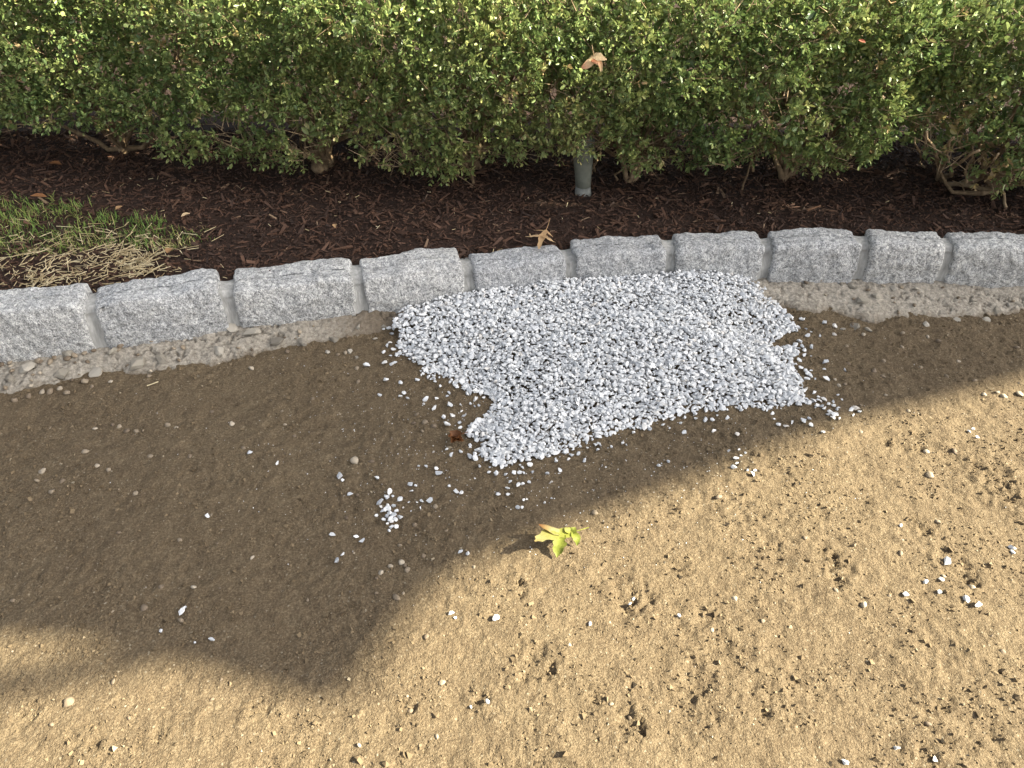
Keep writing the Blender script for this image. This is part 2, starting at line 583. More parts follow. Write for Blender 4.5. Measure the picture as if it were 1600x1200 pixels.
def scatter_chips(n, x0, x1, y0, y1):
    x = RNG.uniform(x0, x1, n)
    y = RNG.uniform(y0, y1, n)
    k = y > kerb_front(x) + .092
    x, y = x[k], y[k]
    n = len(x)
    a = RNG.uniform(0, 2 * math.pi, n)
    d = np.stack([np.cos(a), np.sin(a), RNG.normal(0, .45, n)], 1)
    M = frames(d, np.stack([RNG.normal(0, .5, n), RNG.normal(0, .35, n), np.ones(n)], 1))
    L = RNG.lognormal(math.log(.0105), .6, n).clip(.004, .045)
    big = RNG.random(n) < .03
    L = np.where(big, RNG.uniform(.025, .055, n), L)
    W = (L * RNG.uniform(.12, .38, n)).clip(.0016, .011)
    M = M * np.stack([W, L, RNG.uniform(.0012, .0035, n)], 1)[:, None, :]
    TV = CUBE_V.copy()
    TV[:, 0] *= np.where(TV[:, 1] > 0, .45, 1)
    P = np.stack([x, y, mulch_h(x, y) + RNG.uniform(-.001, .007, n)], 1)
    V, F = stamp(TV, CUBE_F[[1, 0, 3, 2, 5]], M, P)
    tint = np.clip(.42 + .30 * pn(x, y, .3, 41) * .6 + RNG.normal(0, .23, n), 0, .93)
    hi = RNG.random(n)
    tint = np.where(big, RNG.uniform(.6, .96, n), tint)
    tint = np.where(hi > .982, RNG.uniform(.95, 1, n), tint)
    return V, F, np.repeat(tint, 8)


V, F, tn = scatter_chips(42000, -2.2, 2.2, 1.5, 2.75)
o = mk("mulch_chips", V, F, M_chip, attrs={"tint": tn})
tag(o, "shredded dark bark mulch covering the bed behind the kerb", kind="stuff")


# ------------------------------------------------------------------ kerb
def box_lattice(nx, ny, nz):
    idx = {}
    P = []

    def vid(i, j, k):
        if (i, j, k) not in idx:
            idx[(i, j, k)] = len(P)
            P.append((2 * i / nx - 1, 2 * j / ny - 1, 2 * k / nz - 1))
        return idx[(i, j, k)]
    F = []
    for i in range(nx):
        for j in range(ny):
            F.append((vid(i, j, nz), vid(i + 1, j, nz), vid(i + 1, j + 1, nz), vid(i, j + 1, nz)))
        for k in range(nz):
            F.append((vid(i, 0, k), vid(i + 1, 0, k), vid(i + 1, 0, k + 1), vid(i, 0, k + 1)))
            F.append((vid(i, ny, k), vid(i, ny, k + 1), vid(i + 1, ny, k + 1), vid(i + 1, ny, k)))
    for j in range(ny):
        for k in range(nz):
            F.append((vid(0, j, k), vid(0, j, k + 1), vid(0, j + 1, k + 1), vid(0, j + 1, k)))
            F.append((vid(nx, j, k), vid(nx, j + 1, k), vid(nx, j + 1, k + 1), vid(nx, j, k + 1)))
    return np.array(P), np.array(F)


LP, LF = box_lattice(58, 18, 30)
kerb = empty("granite_kerb", (0, 1.8, 0), "low curved kerb of rough grey granite blocks with mortar joints", "kerb")
JGAP = .030
for i in range(len(JW) - 1):
    a, c = JW[i].copy(), JW[i + 1].copy()
    a[2] = c[2] = 0
    e = c - a
    L = np.linalg.norm(e)
    ex = e / L
    ey = np.array([-ex[1], ex[0], 0])
    h, dp = HS[i], DS[i]
    zb = -.05
    half = np.array([(L - JGAP) / 2, dp / 2, (h - zb) / 2])
    P = LP * half
    r = np.array([.007, .006, .006])
    core = np.clip(P, -(half - r), half - r)
    dv = P - core
    ln = np.linalg.norm(dv / r, axis=1)
    out = ln > 1
    dv[out] = dv[out] / ln[out][:, None]
    P = core + dv
    sd = 100 + i * 7
    nrm = LP.copy()
    m = np.abs(nrm).max(1)
    nrm = np.where(np.abs(nrm) > .93 * m[:, None], nrm, 0)
    nrm /= np.linalg.norm(nrm, axis=1)[:, None]
    disp = .0055 * p3(P, .13, sd) - .0060 * np.abs(p3(P, .06, sd + 1)) + .0032 * p3(P, .026, sd + 2) + .0024 * p3(P, .012, sd + 3) + .002
    # split face: bulged front, worn crest, uneven top
    P = P + nrm * disp[:, None]
    fz = P[:, 2] / half[2]
    fx = P[:, 0] / half[0]
    P[:, 1] -= np.where(LP[:, 1] < 0, .007 * (1 - fz ** 2) * (1 - .5 * fx ** 2), 0)
    P[:, 1] += np.where((fz > 0), .008 * np.clip(fz, 0, 1) ** 3, 0) * (LP[:, 1] < 0)
    P[:, 2] += np.where(fz > .2, .006 * pn(P[:, 0], P[:, 1] * 0 + i, .12, sd + 5) - .004 * np.abs(fx) ** 10, 0)
    cx, cy = (a + c)[:2] / 2
    cen = np.array([cx, cy, 0]) + ey * (dp / 2 + .004) + np.array([0, 0, (h + zb) / 2])
    ME = mk("kerb_stone", P, LF, M_granite, smooth=True, link=False)
    so = bpy.data.objects.new("kerb_stone", ME)
    COL.objects.link(so)
    so.matrix_world = Matrix(((ex[0], ey[0], 0, cen[0]), (ex[1], ey[1], 0, cen[1]), (0, 0, 1, cen[2]), (0, 0, 0, 1)))
    so.parent = kerb
    so.matrix_parent_inverse = Matrix.Translation((0, -1.8, 0))
    # mortar joint at the right end of this stone
    if i < len(JW) - 2:
        c2 = JW[i + 2].copy()
        c2[2] = 0
        e2 = (c2 - c) / np.linalg.norm(c2 - c)
        tx = ex + e2
        tx /= np.linalg.norm(tx)
        ty = np.array([-tx[1], tx[0], 0])
        hh = min(HS[i], HS[i + 1]) - .003
        prof = [(.007, -.03), (.006, .03), (.008, hh * .55), (.020, hh - .022), (.036, hh - .006), (.075, hh - .004), (dp - .005, hh - .012), (dp - .002, -.03)]
        prof = np.array(prof)
        tt = np.linspace(0, len(prof) - 1, 40)
        pr = np.stack([np.interp(tt, range(len(prof)), prof[:, 0]), np.interp(tt, range(len(prof)), prof[:, 1])], 1)
        us = np.linspace(-1, 1, 9)
        V = []
        for y_, z_ in pr:
            wv = (JGAP / 2 + .012) * (1 + .12 * math.sin(z_ * 40 + i))
            for u_ in us:
                sag = .010 * (1 - u_ * u_) - .005
                V.append(c + tx * (u_ * wv + .004 * math.sin(z_ * 23 + i * 2)) + ty * (y_ + (sag if z_ < hh - .02 else 0)) + np.array([0, 0, z_ - (sag * .6 if z_ > hh - .03 else 0)]))
        V = np.array(V)
        V += (.0016 * p3(V, .012, 300 + i))[:, None] * np.array([0, -1, .5])
        I = np.arange(len(V)).reshape(40, 9)
        F = np.stack([I[:-1, :-1], I[:-1, 1:], I[1:, 1:], I[1:, :-1]], -1).reshape(-1, 4)
        mk("mortar_joint", V, F, M_mortar, kerb, smooth=True)

# concrete haunch along the foot of the stones
OUT = [(-260, 680), (-60, 632), (0, 618), (80, 604), (150, 592), (230, 587), (300, 577), (350, 568), (400, 556), (440, 543), (480, 540), (530, 533), (580, 524), (640, 512),
       (720, 500), (900, 485), (1100, 478), (1240, 482), (1270, 492), (1300, 488), (1335, 500), (1370, 507), (1400, 502), (1450, 506), (1500, 498), (1540, 500), (1600, 484), (1700, 490), (1900, 510)]
OW = np.array([un(a_, b_) for a_, b_ in OUT])


def haunch_out(x):
    return np.interp(x, OW[:, 0], OW[:, 1])


def haunch_h(x, y):
    kf = kerb_front(x) + .012
    ko = haunch_out(x) + .014 * pn(x, y * 0, .09, 51) + .006 * pn(x, y * 0, .03, 52)
    s = np.clip((y - ko) / np.maximum(kf - ko, .01), -.3, 1)
    rough = np.clip(1.15 - .5 * (x > .6), 0, 2)
    z = -.012 + .050 * np.clip(s, -.3, 1) ** .55 if False else -.010 + .046 * np.sign(s) * np.abs(s) ** .6
    z = z + rough * (.006 * pn(x, y, .10, 53) + .0022 * pn(x, y, .03, 54)) + .0024 * pn(x, y, .014, 55) + .0018 * pn(x, y, .007, 59)
    # cracks and broken slabs
    cr = np.abs(pn(x, y, .085, 56) + .5 * pn(x, y, .03, 57) + .25 * pn(x, y, .012, 60))
    z = z - .016 * np.exp(-(cr / .035) ** 2) * rough * np.clip(.6 + pn(x, y, .14, 65), 0, 1)
    return z, s, np.exp(-(cr / .04) ** 2) * np.clip(.6 + pn(x, y, .14, 65), 0, 1)


xs = np.arange(-1.75, 2.0, .0042)
sv = np.linspace(-.18, 1.0, 44)
X = np.tile(xs, (44, 1))
Y = haunch_out(xs)[None] + sv[:, None] * (kerb_front(xs) + .022 - haunch_out(xs))[None]
z, s, crk = haunch_h(X.ravel(), Y.ravel())
soil_and_cracks = np.clip(.9 - s / .22 + .5 * pn(X.ravel(), Y.ravel(), .03, 58), 0, 1) * .85
soil_and_cracks = np.maximum(soil_and_cracks, .7 * crk)  # crack darkening goes into the colour through the same mask
soil_and_cracks = np.maximum(soil_and_cracks, np.clip(.75 * np.exp(-((X.ravel() + .36) / .12) ** 2), 0, 1))
I = np.arange(X.size).reshape(X.shape)
F = np.stack([I[:-1, :-1], I[:-1, 1:], I[1:, 1:], I[1:, :-1]], -1).reshape(-1, 4)
mk("concrete_haunch", np.stack([X.ravel(), Y.ravel(), z], 1), F, M_conc, kerb, attrs={"soil_and_cracks": soil_and_cracks}, smooth=True)


# rock meshes shared by everything stony
def hull_rock(name, mat, n, sx, sy, sz, seed, smooth=False):
    rg = np.random.default_rng(seed)
    P = rg.normal(size=(n, 3))
    P /= np.linalg.norm(P, axis=1)[:, None]
    P *= rg.uniform(.82, 1.0, (n, 1)) * np.array([sx, sy, sz]) * .5
    bm = bmesh.new()
    for p in P:
        bm.verts.new(p)
    r = bmesh.ops.convex_hull(bm, input=bm.verts)
    bmesh.ops.delete(bm, geom=[v for v in bm.verts if not v.link_faces], context='VERTS')
    bmesh.ops.triangulate(bm, faces=bm.faces)
    for f in bm.faces:
        f.smooth = smooth
    me = bpy.data.meshes.new(name)
    bm.to_mesh(me)
    bm.free()
    me.materials.append(mat)
    V = np.array([v.co[:] for v in me.vertices])
    F = np.array([p.vertices[:] for p in me.polygons])
    return me, V, F


ROCKS = [hull_rock("gravel_stone", M_stone, random.choice([11, 13, 15, 18]), 1, random.uniform(.55, .85), random.uniform(.40, .62), 500 + k) for k in range(18)]


def round_rock(name, mat, sy, sz, seed):
    bm = bmesh.new()
    bmesh.ops.create_icosphere(bm, subdivisions=2, radius=.5)
    V = np.array([v.co[:] for v in bm.verts])
    d = 1 + .38 * p3(V, .6, seed) + .16 * p3(V, .25, seed + 1)
    V = (V + .35 * np.sign(V) * np.maximum(np.abs(V) - .28, 0)) * d[:, None] * np.array([1, sy, sz])
    for v, p in zip(bm.verts, V):
        v.co = p
    for f in bm.faces:
        f.smooth = True
    me = bpy.data.meshes.new(name)
    bm.to_mesh(me)
    bm.free()
    me.materials.append(mat)
    return me


PEBS = [round_rock("pebble", M_pebble, random.uniform(.6, .95), random.uniform(.45, .7), 600 + k * 5) for k in range(8)]
PEBD = [round_rock("pebble", M_pebble_dark, random.uniform(.6, .95), random.uniform(.45, .7), 700 + k * 5) for k in range(4)]
LUMPS = [hull_rock("concrete_lump", M_lump, 22, 1, random.uniform(.55, .9), random.uniform(.35, .6), 800 + k)[0] for k in range(6)]


def put(name, me, loc, size, tilt=.35, parent=None, yaw=None):
    o = bpy.data.objects.new(name, me)
    COL.objects.link(o)
    o.location = loc
    o.scale = (size, size, size)
    o.rotation_euler = (random.gauss(0, tilt), random.gauss(0, tilt), random.uniform(0, 6.28) if yaw is None else yaw)
    if parent is not None:
        o.parent = parent
        o.matrix_parent_inverse = parent.matrix_basis.inverted()
    return o


kerb_inv = Matrix.Translation((0, -1.8, 0))


def on_haunch(x, y):
    z = haunch_h(np.array([x]), np.array([y]))[0]
    return float(max(z[0], dirt_h(np.array([x]), np.array([y]))[0]))


# rubble and pebbles stuck to the haunch
def kput(name, me, px, py, size_px, lift=.25):
    p = un(px, py, .02)
    s = size_px * np.linalg.norm(p - np.array([0, 0, CAM_H])) / FPX
    o = put(name, me, (p[0], p[1], on_haunch(p[0], p[1]) + lift * s * .5), s)
    o.parent = kerb
    o.matrix_parent_inverse = kerb_inv


for px, py, s in [(430, 530, 36), (395, 524, 40), (365, 520, 30), (470, 528, 30), (520, 522, 26), (545, 540, 18), (510, 540, 15), (340, 545, 34), (255, 560, 34), (285, 530, 28),
                  (215, 565, 40), (150, 575, 34), (95, 580, 30), (45, 578, 34), (15, 590, 28), (110, 560, 26), (180, 555, 26), (1330, 452, 26), (1345, 470, 30), (1370, 465, 24),
                  (1310, 442, 20), (1395, 455, 20), (1340, 500, 26), (1360, 505, 20), (1320, 503, 14), (1545, 490, 20), (1560, 478, 20), (1590, 470, 22), (1450, 500, 18), (1500, 492, 18),
                  (1430, 455, 18), (1520, 470, 14), (560, 510, 16), (600, 505, 18), (585, 520, 12), (555, 548, 12)]:
    kput("concrete_lump", random.choice(LUMPS), px, py, s * .8, .10 if px < 620 else 0)
for px, py, s in [(28, 558, 8), (40, 558, 10), (58, 560, 10), (62, 570, 9), (80, 570, 11), (88, 565, 9), (108, 565, 12), (120, 562, 9), (135, 559, 9), (150, 556, 8), (192, 549, 14), (187, 553, 8),
                  (240, 540, 10), (262, 532, 9), (285, 527, 11), (292, 523, 12), (275, 534, 9), (75, 605, 11), (102, 607, 10), (62, 605, 9), (40, 612, 10), (18, 617, 9), (5, 600, 10), (90, 600, 8),
                  (130, 590, 12), (390, 565, 10), (447, 541, 9), (560, 493, 8), (538, 542, 9), (526, 544, 7), (5, 575, 9), (18, 572, 9), (20, 582, 8), (140, 597, 7), (170, 590, 7), (230, 580, 7)]:
    kput("pebble", random.choice(PEBS), px, py, s * .85, .35)
for k in range(60):
    px = random.choice([random.uniform(-20, 620), random.uniform(1255, 1620)])
    x = un(px, 520 if px < 700 else 470, .01)[0]
    u = random.random()
    y = haunch_out(x) * (1 - u) + kerb_front(x) * u
    s = random.uniform(.006, .013)
    o = put("pebble", random.choice(PEBS + PEBD[:1]), (x, y, on_haunch(x, y) + .25 * s), s)
    o.parent = kerb
    o.matrix_parent_inverse = kerb_inv

# ------------------------------------------------------------------ white gravel pile
PP = [(612, 508, .03), (628, 488, .03), (655, 474, .05), (690, 464, .05), (740, 455, .05), (800, 448, .05), (880, 439, .055), (960, 434, .055), (1040, 430, .055), (1110, 423, .055), (1150, 430, .05),
      (1185, 441, .045), (1215, 461, .04), (1240, 486, .03), (1248, 506, .015), (1238, 517, .01), (1205, 530, .01), (1222, 537, .01), (1246, 547, .01), (1238, 570, .01), (1255, 592, .01),
      (1262, 612, .01), (1276, 626, .01), (1240, 636, .01), (1180, 634, .01), (1130, 642, .01), (1080, 640, .01), (1040, 652, .01), (1000, 662, .01), (960, 671, .01), (920, 684, .01),
      (885, 700, .01), (850, 712, .01), (810, 720, .01), (770, 724, .01), (745, 706, .01), (738, 682, .01), (732, 662, .01), (752, 645, .01), (775, 634, .01), (757, 616, .01), (728, 598, .01),
      (690, 588, .01), (655, 575, .01), (632, 556, .015), (622, 530, .02)]
PW = np.array([un(*p) for p in PP])
PW[4:11, 1] = np.minimum(PW[4:11, 1] + .03, 1.9)


def pile_h(x, y):
    d = edge_dist(PW, x, y)
    lim = .012 + .055 * np.clip((y - 1.15) / .6, 0, 1)
    kd = np.clip((kerb_front(x) - y) / .15, 0, 1)
    d2 = d + .20 * (1 - kd)
    return np.minimum(lim, .001 + .26 * d2) + .006 * pn(x, y, .10, 61) + .003 * pn(x, y, .04, 62)


STN = []      # x, y, z, size
sp = .0090
for layer, dz in enumerate((0, .0055, .012)):
    gx, gy = np.meshgrid(np.arange(-.40, .90, sp), np.arange(1.0, 1.92, sp * .9))
    gx = gx + (np.arange(gx.shape[0]) % 2)[:, None] * sp / 2
    gx = (gx + RNG.normal(0, sp * .30, gx.shape) + layer * .004).ravel()
    gy = (gy + RNG.normal(0, sp * .30, gy.shape) + layer * .005).ravel()
    rag = .016 * pn(gx, gy, .04, 63) + .008 * pn(gx, gy, .015, 64)
    k = inside(PW, gx + rag, gy + rag)
    k &= gy < kerb_front(gx) - .002
    gx, gy = gx[k], gy[k]
    z = pile_h(gx, gy) - dz
    g = dirt_h(gx, gy, False)
    k = (z > -.004) if layer else (z > -1)
    if layer == 2:
        k &= RNG.random(len(z)) < .5
    gx, gy, z, g = gx[k], gy[k], z[k], g[k]
    s = RNG.lognormal(math.log(.0122), .36, len(gx)).clip(.006, .024)
    z = np.maximum(z + g + RNG.normal(0, .0022, len(gx)), g + .22 * s)
    STN.append(np.stack([gx, gy, z, s, np.full(len(gx), layer)], 1))
n = 2600                               # strays thinning out round the rim
gx, gy = RNG.uniform(-.50, 1.0, n), RNG.uniform(.95, 1.85, n)
dd = edge_dist(PW, gx, gy)
k = ~inside(PW, gx, gy) & (RNG.random(n) < np.exp(-dd / .016)) & (gy < haunch_out(gx) + .02)
gx, gy = gx[k], gy[k]
s = RNG.lognormal(math.log(.0098), .35, len(gx)).clip(.004, .018)
STN.append(np.stack([gx, gy, dirt_h(gx, gy, False) + .25 * s, s, np.full(len(gx), 5)], 1))
STN = np.vstack(STN)

SCAT = {
 "white gravel stone strewn on the shaded dirt just left of the pile": [
  (574, 570, 13), (603, 593, 13), (626, 598, 10), (593, 614, 8), (601, 566, 10), (612, 568, 10), (617, 566, 8), (651, 592, 12), (631, 612, 10), (625, 617, 8), (637, 620, 7),
  (665, 622, 12), (662, 629, 6), (682, 620, 8), (679, 636, 12), (702, 631, 14), (720, 631, 6), (721, 640, 7), (724, 646, 9), (693, 651, 10), (706, 648, 11), (699, 665, 14),
  (701, 611, 7), (699, 616, 6), (712, 600, 9), (718, 660, 8), (719, 668, 7), (712, 675, 9), (698, 702, 8), (677, 705, 6), (705, 710, 9), (720, 704, 8), (610, 502, 9), (608, 515, 9),
  (612, 521, 9), (605, 539, 9), (600, 549, 10), (610, 555, 6), (730, 612, 9), (742, 622, 10), (735, 628, 7), (748, 632, 9)],
 "white gravel stone in the small separate heap below the pile": [
  (609, 770, 11), (604, 777, 13), (593, 785, 14), (614, 776, 6), (625, 780, 11), (615, 790, 10), (602, 797, 12), (608, 796, 11), (598, 800, 10), (620, 798, 9), (615, 805, 13),
  (611, 812, 13), (600, 811, 8), (625, 806, 10), (619, 822, 10), (612, 824, 9), (608, 829, 7), (588, 804, 7), (606, 818, 7), (613, 815, 10), (609, 803, 11), (604, 806, 9), (618, 812, 10),
  (606, 790, 9), (596, 793, 8)],
 "white gravel stone lying apart on the shaded dirt left of the small heap": [
  (531, 742, 13), (535, 749, 6), (589, 746, 12), (547, 770, 10), (520, 835, 11), (557, 838, 9), (566, 844, 11), (535, 865, 8), (526, 874, 12), (391, 708, 10), (433, 724, 10), (325, 809, 9),
  (284, 955, 14), (289, 948, 6), (251, 984, 8), (330, 997, 9), (303, 1001, 5)],
 "white gravel stone strewn on shaded dirt between the small heap and the pile": [
  (654, 728, 6), (666, 729, 8), (686, 741, 14), (682, 733, 8), (641, 757, 10), (650, 760, 6), (643, 768, 8), (639, 783, 5), (672, 784, 12), (659, 783, 8), (651, 784, 5),
  (702, 760, 6), (713, 769, 11), (721, 771, 10), (720, 862, 11), (731, 866, 8), (630, 792, 4), (642, 797, 4), (657, 795, 5)],
 "white gravel stone strewn on shaded dirt just below the near edge of the pile": [
  (749, 729, 10), (773, 727, 10), (784, 729, 11), (791, 726, 9), (775, 740, 11), (790, 739, 8), (803, 737, 9), (812, 737, 9), (818, 737, 8), (832, 736, 8), (855, 738, 9), (828, 725, 12),
  (875, 731, 8), (869, 718, 10), (797, 753, 8), (827, 753, 8), (793, 762, 8), (810, 758, 11), (816, 755, 8), (778, 773, 10), (794, 773, 8), (862, 751, 5), (818, 783, 8), (823, 782, 6),
  (851, 784, 7), (862, 777, 5), (809, 794, 9), (816, 794, 7), (914, 716, 11), (938, 693, 8), (973, 690, 8), (979, 692, 6), (1045, 718, 8), (1030, 724, 8), (947, 727, 5), (904, 705, 9),
  (893, 708, 9), (1064, 660, 7), (1114, 674, 10), (1152, 679, 9), (1102, 655, 12), (1113, 656, 9), (1136, 654, 9), (1087, 654, 7), (1050, 655, 9), (1016, 668, 8), (990, 673, 8), (1070, 652, 8)],
 "white gravel stone in the loose trail spilling right from the pile": [
  (1249, 533, 10), (1243, 537, 9), (1254, 540, 8), (1268, 541, 10), (1257, 546, 10), (1247, 542, 8), (1256, 555, 9), (1267, 553, 6), (1245, 553, 7), (1249, 562, 9), (1251, 574, 10),
  (1259, 578, 10), (1267, 585, 10), (1262, 582, 12), (1260, 592, 10), (1268, 577, 6), (1246, 586, 9), (1274, 591, 5), (1259, 606, 9), (1279, 620, 6), (1287, 624, 10), (1302, 627, 7),
  (1294, 632, 7), (1282, 628, 7), (1275, 637, 10), (1283, 637, 8), (1288, 640, 10), (1296, 645, 9), (1302, 650, 9), (1294, 649, 8), (1300, 655, 12), (1307, 650, 8), (1310, 656, 7),
  (1307, 641, 7), (1310, 638, 5), (1330, 640, 9), (1337, 637, 13), (1344, 640, 7), (1333, 648, 6)],
 "white gravel stone lying apart on shaded dirt right of the pile": [
  (1288, 503, 10), (1305, 508, 10), (1260, 512, 7), (1262, 523, 8), (1304, 520, 8), (1282, 522, 6), (1290, 565, 12), (1288, 576, 7), (1292, 591, 12), (1321, 577, 7), (1310, 615, 5), (1316, 623, 5)],
 "white gravel stone at the shadow edge below the right end of the pile": [
  (1216, 664, 9), (1228, 667, 9), (1255, 662, 13), (1266, 667, 9), (1285, 677, 8), (1237, 661, 7), (1264, 656, 8), (1139, 702, 6), (1155, 702, 6), (1150, 716, 9), (1165, 706, 5),
  (1147, 728, 11), (1176, 740, 11), (1168, 733, 7), (1158, 712, 5), (1152, 722, 6), (1180, 734, 6)],
 "white gravel stone on the sunlit dirt at right of the frame": [
  (1480, 877, 16), (1471, 905, 11), (1446, 910, 11), (1468, 925, 11), (1414, 930, 12), (1509, 937, 14), (1527, 946, 14), (1582, 853, 12), (1584, 860, 9), (1527, 682, 8), (1515, 672, 7),
  (1522, 667, 6), (1403, 1167, 14), (1321, 1190, 15), (1463, 1184, 12), (1408, 820, 8), (1061, 962, 9)],
 "white gravel stone on the sunlit dirt below the green leaf": [
  (705, 957, 14), (711, 965, 8), (775, 967, 16), (990, 933, 9), (984, 945, 8), (922, 974, 10), (762, 1095, 11), (735, 1100, 8)],
}


def where(px, py):
    """landmarks that tell the loose stones and pebbles apart"""
    if px < 560 and py > 1020:
        return "in the sunlit corner at lower left" if px < 280 else "just below the dark shadow point at lower left"
    if 560 <= px < 1020 and py > 820 and (px - 560) * .95 > 1075 - py:
        if py < 900 and px < 1000:
            return "close beside the green leaf"
        if py < 1000:
            return "below and left of the green leaf" if px < 860 else "below and right of the green leaf"
        return "near the bottom edge, left of centre" if px < 800 else "near the bottom edge around the dark pit"
    if px >= 1020 and py > 1000:
        return "towards the bottom right corner" if px > 1280 else "near the bottom edge right of centre"
    if px >= 1250 and py > 800:
        return "among the white stones at far right" if px > 1400 else "left of the white stones at far right"
    if px >= 1250 and 660 < py <= 800:
        return "near the right edge, up from the white stones" if px > 1440 else "just below the shadow edge at right"
    if px >= 1400 and py > 600:
        return "right along the shadow edge at the right margin"
    if px < 560 and py > 590:
        if py < 690:
            return "just below the mortar at left" if px < 300 else "between the mortar and the lone white stones"
        if py < 800:
            return "at the far left of the picture, halfway down" if px < 160 else "left of the small white heap, up from it"
        return "in the lower left of the shadow"
    return ""


LIT_Y = [(0, 1030), (190, 1030), (400, 1068), (535, 1100), (640, 965), (740, 884), (880, 826), (1130, 733), (1340, 656), (1600, 590)]


def spot(lab, px, py):
    q = where(px, py)
    if "near edge of the pile" in lab:
        return ("white gravel stone on shaded dirt off the tip of the pile's near tongue" if px < 825 else
                "white gravel stone on shaded dirt off the right flank of the near tongue" if px < 985 else
                "white gravel stone on shaded dirt below the middle of the pile's near edge")
    if "shadow edge below the right end" in lab:
        return lab if px > 1200 else "white gravel stone in the small group straddling the shadow edge at right"
    if "apart on shaded dirt right" in lab:
        return "white gravel stone on shaded dirt right of the pile, near the mortar" if py < 530 else "white gravel stone on shaded dirt right of the pile, away from the mortar"
    if lab.startswith("brown tan pebble"):
        return ("brown pebble on shaded dirt near the crumpled brown leaf" if py < 700 else
                "brown pebble in shaded dirt around the small white heap" if py < 855 else
                "brown pebble in the shaded dirt between the small white heap and the shadow edge")
    if "just left of the pile" in lab:
        return ("white gravel stone beside the upper left end of the pile, near the mortar" if py < 585 else
                "white gravel stone in the notch at the pile's left side" if py < 642 and px > 655 else
                "white gravel stone on shaded dirt out from the pile's left bulge" if py < 642 else
                "white gravel stone near the brown crumpled leaf left of the pile")
    if "loose trail" in lab:
        return ("white gravel stone in the loose fringe at the pile's right side" if py < 612 else
                "white gravel stone in the thin trail at the pile's lower right corner")
    if not q:
        return lab
    lit = py > np.interp(px, [a for a, _ in LIT_Y], [b_ for _, b_ in LIT_Y])
    kind = "white gravel stone" if lab.startswith("white") else ("pale tan pebble" if lit else "tan pebble half sunk")
    return kind + (" on sunlit dirt " if lit else " in shaded dirt ") + q


def stone_on_dirt(px, py, spx, meshes, name, sink=.30, k=1.12):
    p = un(px, py, .004)
    s = spx * np.linalg.norm(p - np.array([0, 0, CAM_H])) / FPX * k
    z = float(dirt_h(np.array([p[0]]), np.array([p[1]]))[0])
    return put(name, random.choice(meshes), (p[0], p[1], z + s * sink), s, .3)


RM = [r[0] for r in ROCKS]
n_single = 0
UNIQ = {(1480, 877): "largest white stone on the sunlit dirt at right, long and flat",
        (1403, 1167): "white stone near the bottom right corner, left of a dark groove",
        (1321, 1190): "white oval stone lying at the very bottom edge of the dirt at right",
        (775, 967): "long white stone on sunlit dirt below the green leaf, shadow at its left",
        (705, 957): "upright white stone on sunlit dirt close to the shadow edge below the green leaf",
        (574, 570): "white stone farthest left of the pile, below the mortar",
        (391, 708): "lone white stone far left on the shaded dirt",
        (1337, 637): "largest white stone at the tip of the trail right of the pile",
        (284, 955): "white elongated stone in the shaded dirt at lower left"}
for lab, lst in SCAT.items():
    for px, py, s in lst:
        o = stone_on_dirt(px, py, s, RM, "gravel_stone", .28, .95 if 'sunlit' in lab else 1.1)
        tag(o, UNIQ.get((px, py), spot(lab, px, py)), "stone", "white gravel stones")
        n_single += 1
# the largest stones on the near edge of the pile, up to 300 singles
top = np.where(STN[:, 4] == 0)[0]
dist = np.linalg.norm(STN[:, :3] - np.array([0, 0, CAM_H]), axis=1)
order = top[np.argsort(-(STN[top, 3] / dist[top] - .0012 * edge_dist(PW, STN[top, 0], STN[top, 1]) / .05))]
take = order[:max(0, 300 - n_single)]
for k in take:
    x, y, z, s, _ = STN[k]
    o = put("gravel_stone", random.choice(RM), (x, y, z), s, .5)
    tag(o, "larger white angular stone on the " + ("near tongue" if y < 1.28 and x < .22 else "left bulge" if x < .1 else "right end" if x > .55 else "middle") + " of the gravel pile", "stone", "white gravel stones")
rest = np.setdiff1d(np.arange(len(STN)), take)
S = STN[rest]
var = RNG.integers(0, len(ROCKS), len(S))
Vs, Fs, Ts, off = [], [], [], 0
tint = RNG.beta(2.2, 2.0, len(S))
for v in range(len(ROCKS)):
    k = var == v
    m_ = k.sum()
    yw = RNG.uniform(0, 2 * math.pi, m_)
    fr = frames(np.stack([np.cos(yw), np.sin(yw), RNG.normal(0, .32, m_)], 1), np.stack([RNG.normal(0, .38, m_), RNG.normal(0, .38, m_), np.ones(m_)], 1))
    M = np.stack([fr[:, :, 1], fr[:, :, 0], fr[:, :, 2]], 2) * S[k, 3][:, None, None] * np.array([1, 1, RNG.choice([-1., 1.])])
    V, F = stamp(ROCKS[v][1], ROCKS[v][2], M, S[k, :3])
    Vs.append(V)
    Fs.append(F + off)
    off += len(V)
    Ts.append(np.repeat(tint[k], len(ROCKS[v][1])))
o = mk("gravel_pile", np.vstack(Vs), np.vstack(Fs), M_gravel, attrs={"tint": np.concatenate(Ts)})
tag(o, "spilled pile of crushed white gravel on dirt against the kerb", "gravel pile", kind="stuff")
# grit around the pile
n = 900
gx = RNG.normal(.02, .34, n)
gy = RNG.normal(1.22, .16, n)
k = ~inside(PW, gx, gy) & (gy < haunch_out(gx) - .01)
gx, gy = gx[k], gy[k]
M = rot_mats(len(gx)) * RNG.uniform(.0012, .0038, len(gx))[:, None, None]
V, F = stamp(ROCKS[0][1], ROCKS[0][2], M, np.stack([gx, gy, dirt_h(gx, gy) + .0006], 1))
o = mk("white_grit", V, F, M_gravel, attrs={"tint": np.repeat(RNG.uniform(.2, 1, len(gx)), len(ROCKS[0][1]))})
tag(o, "fine white grit sprinkled on the dirt around the gravel pile", kind="stuff")

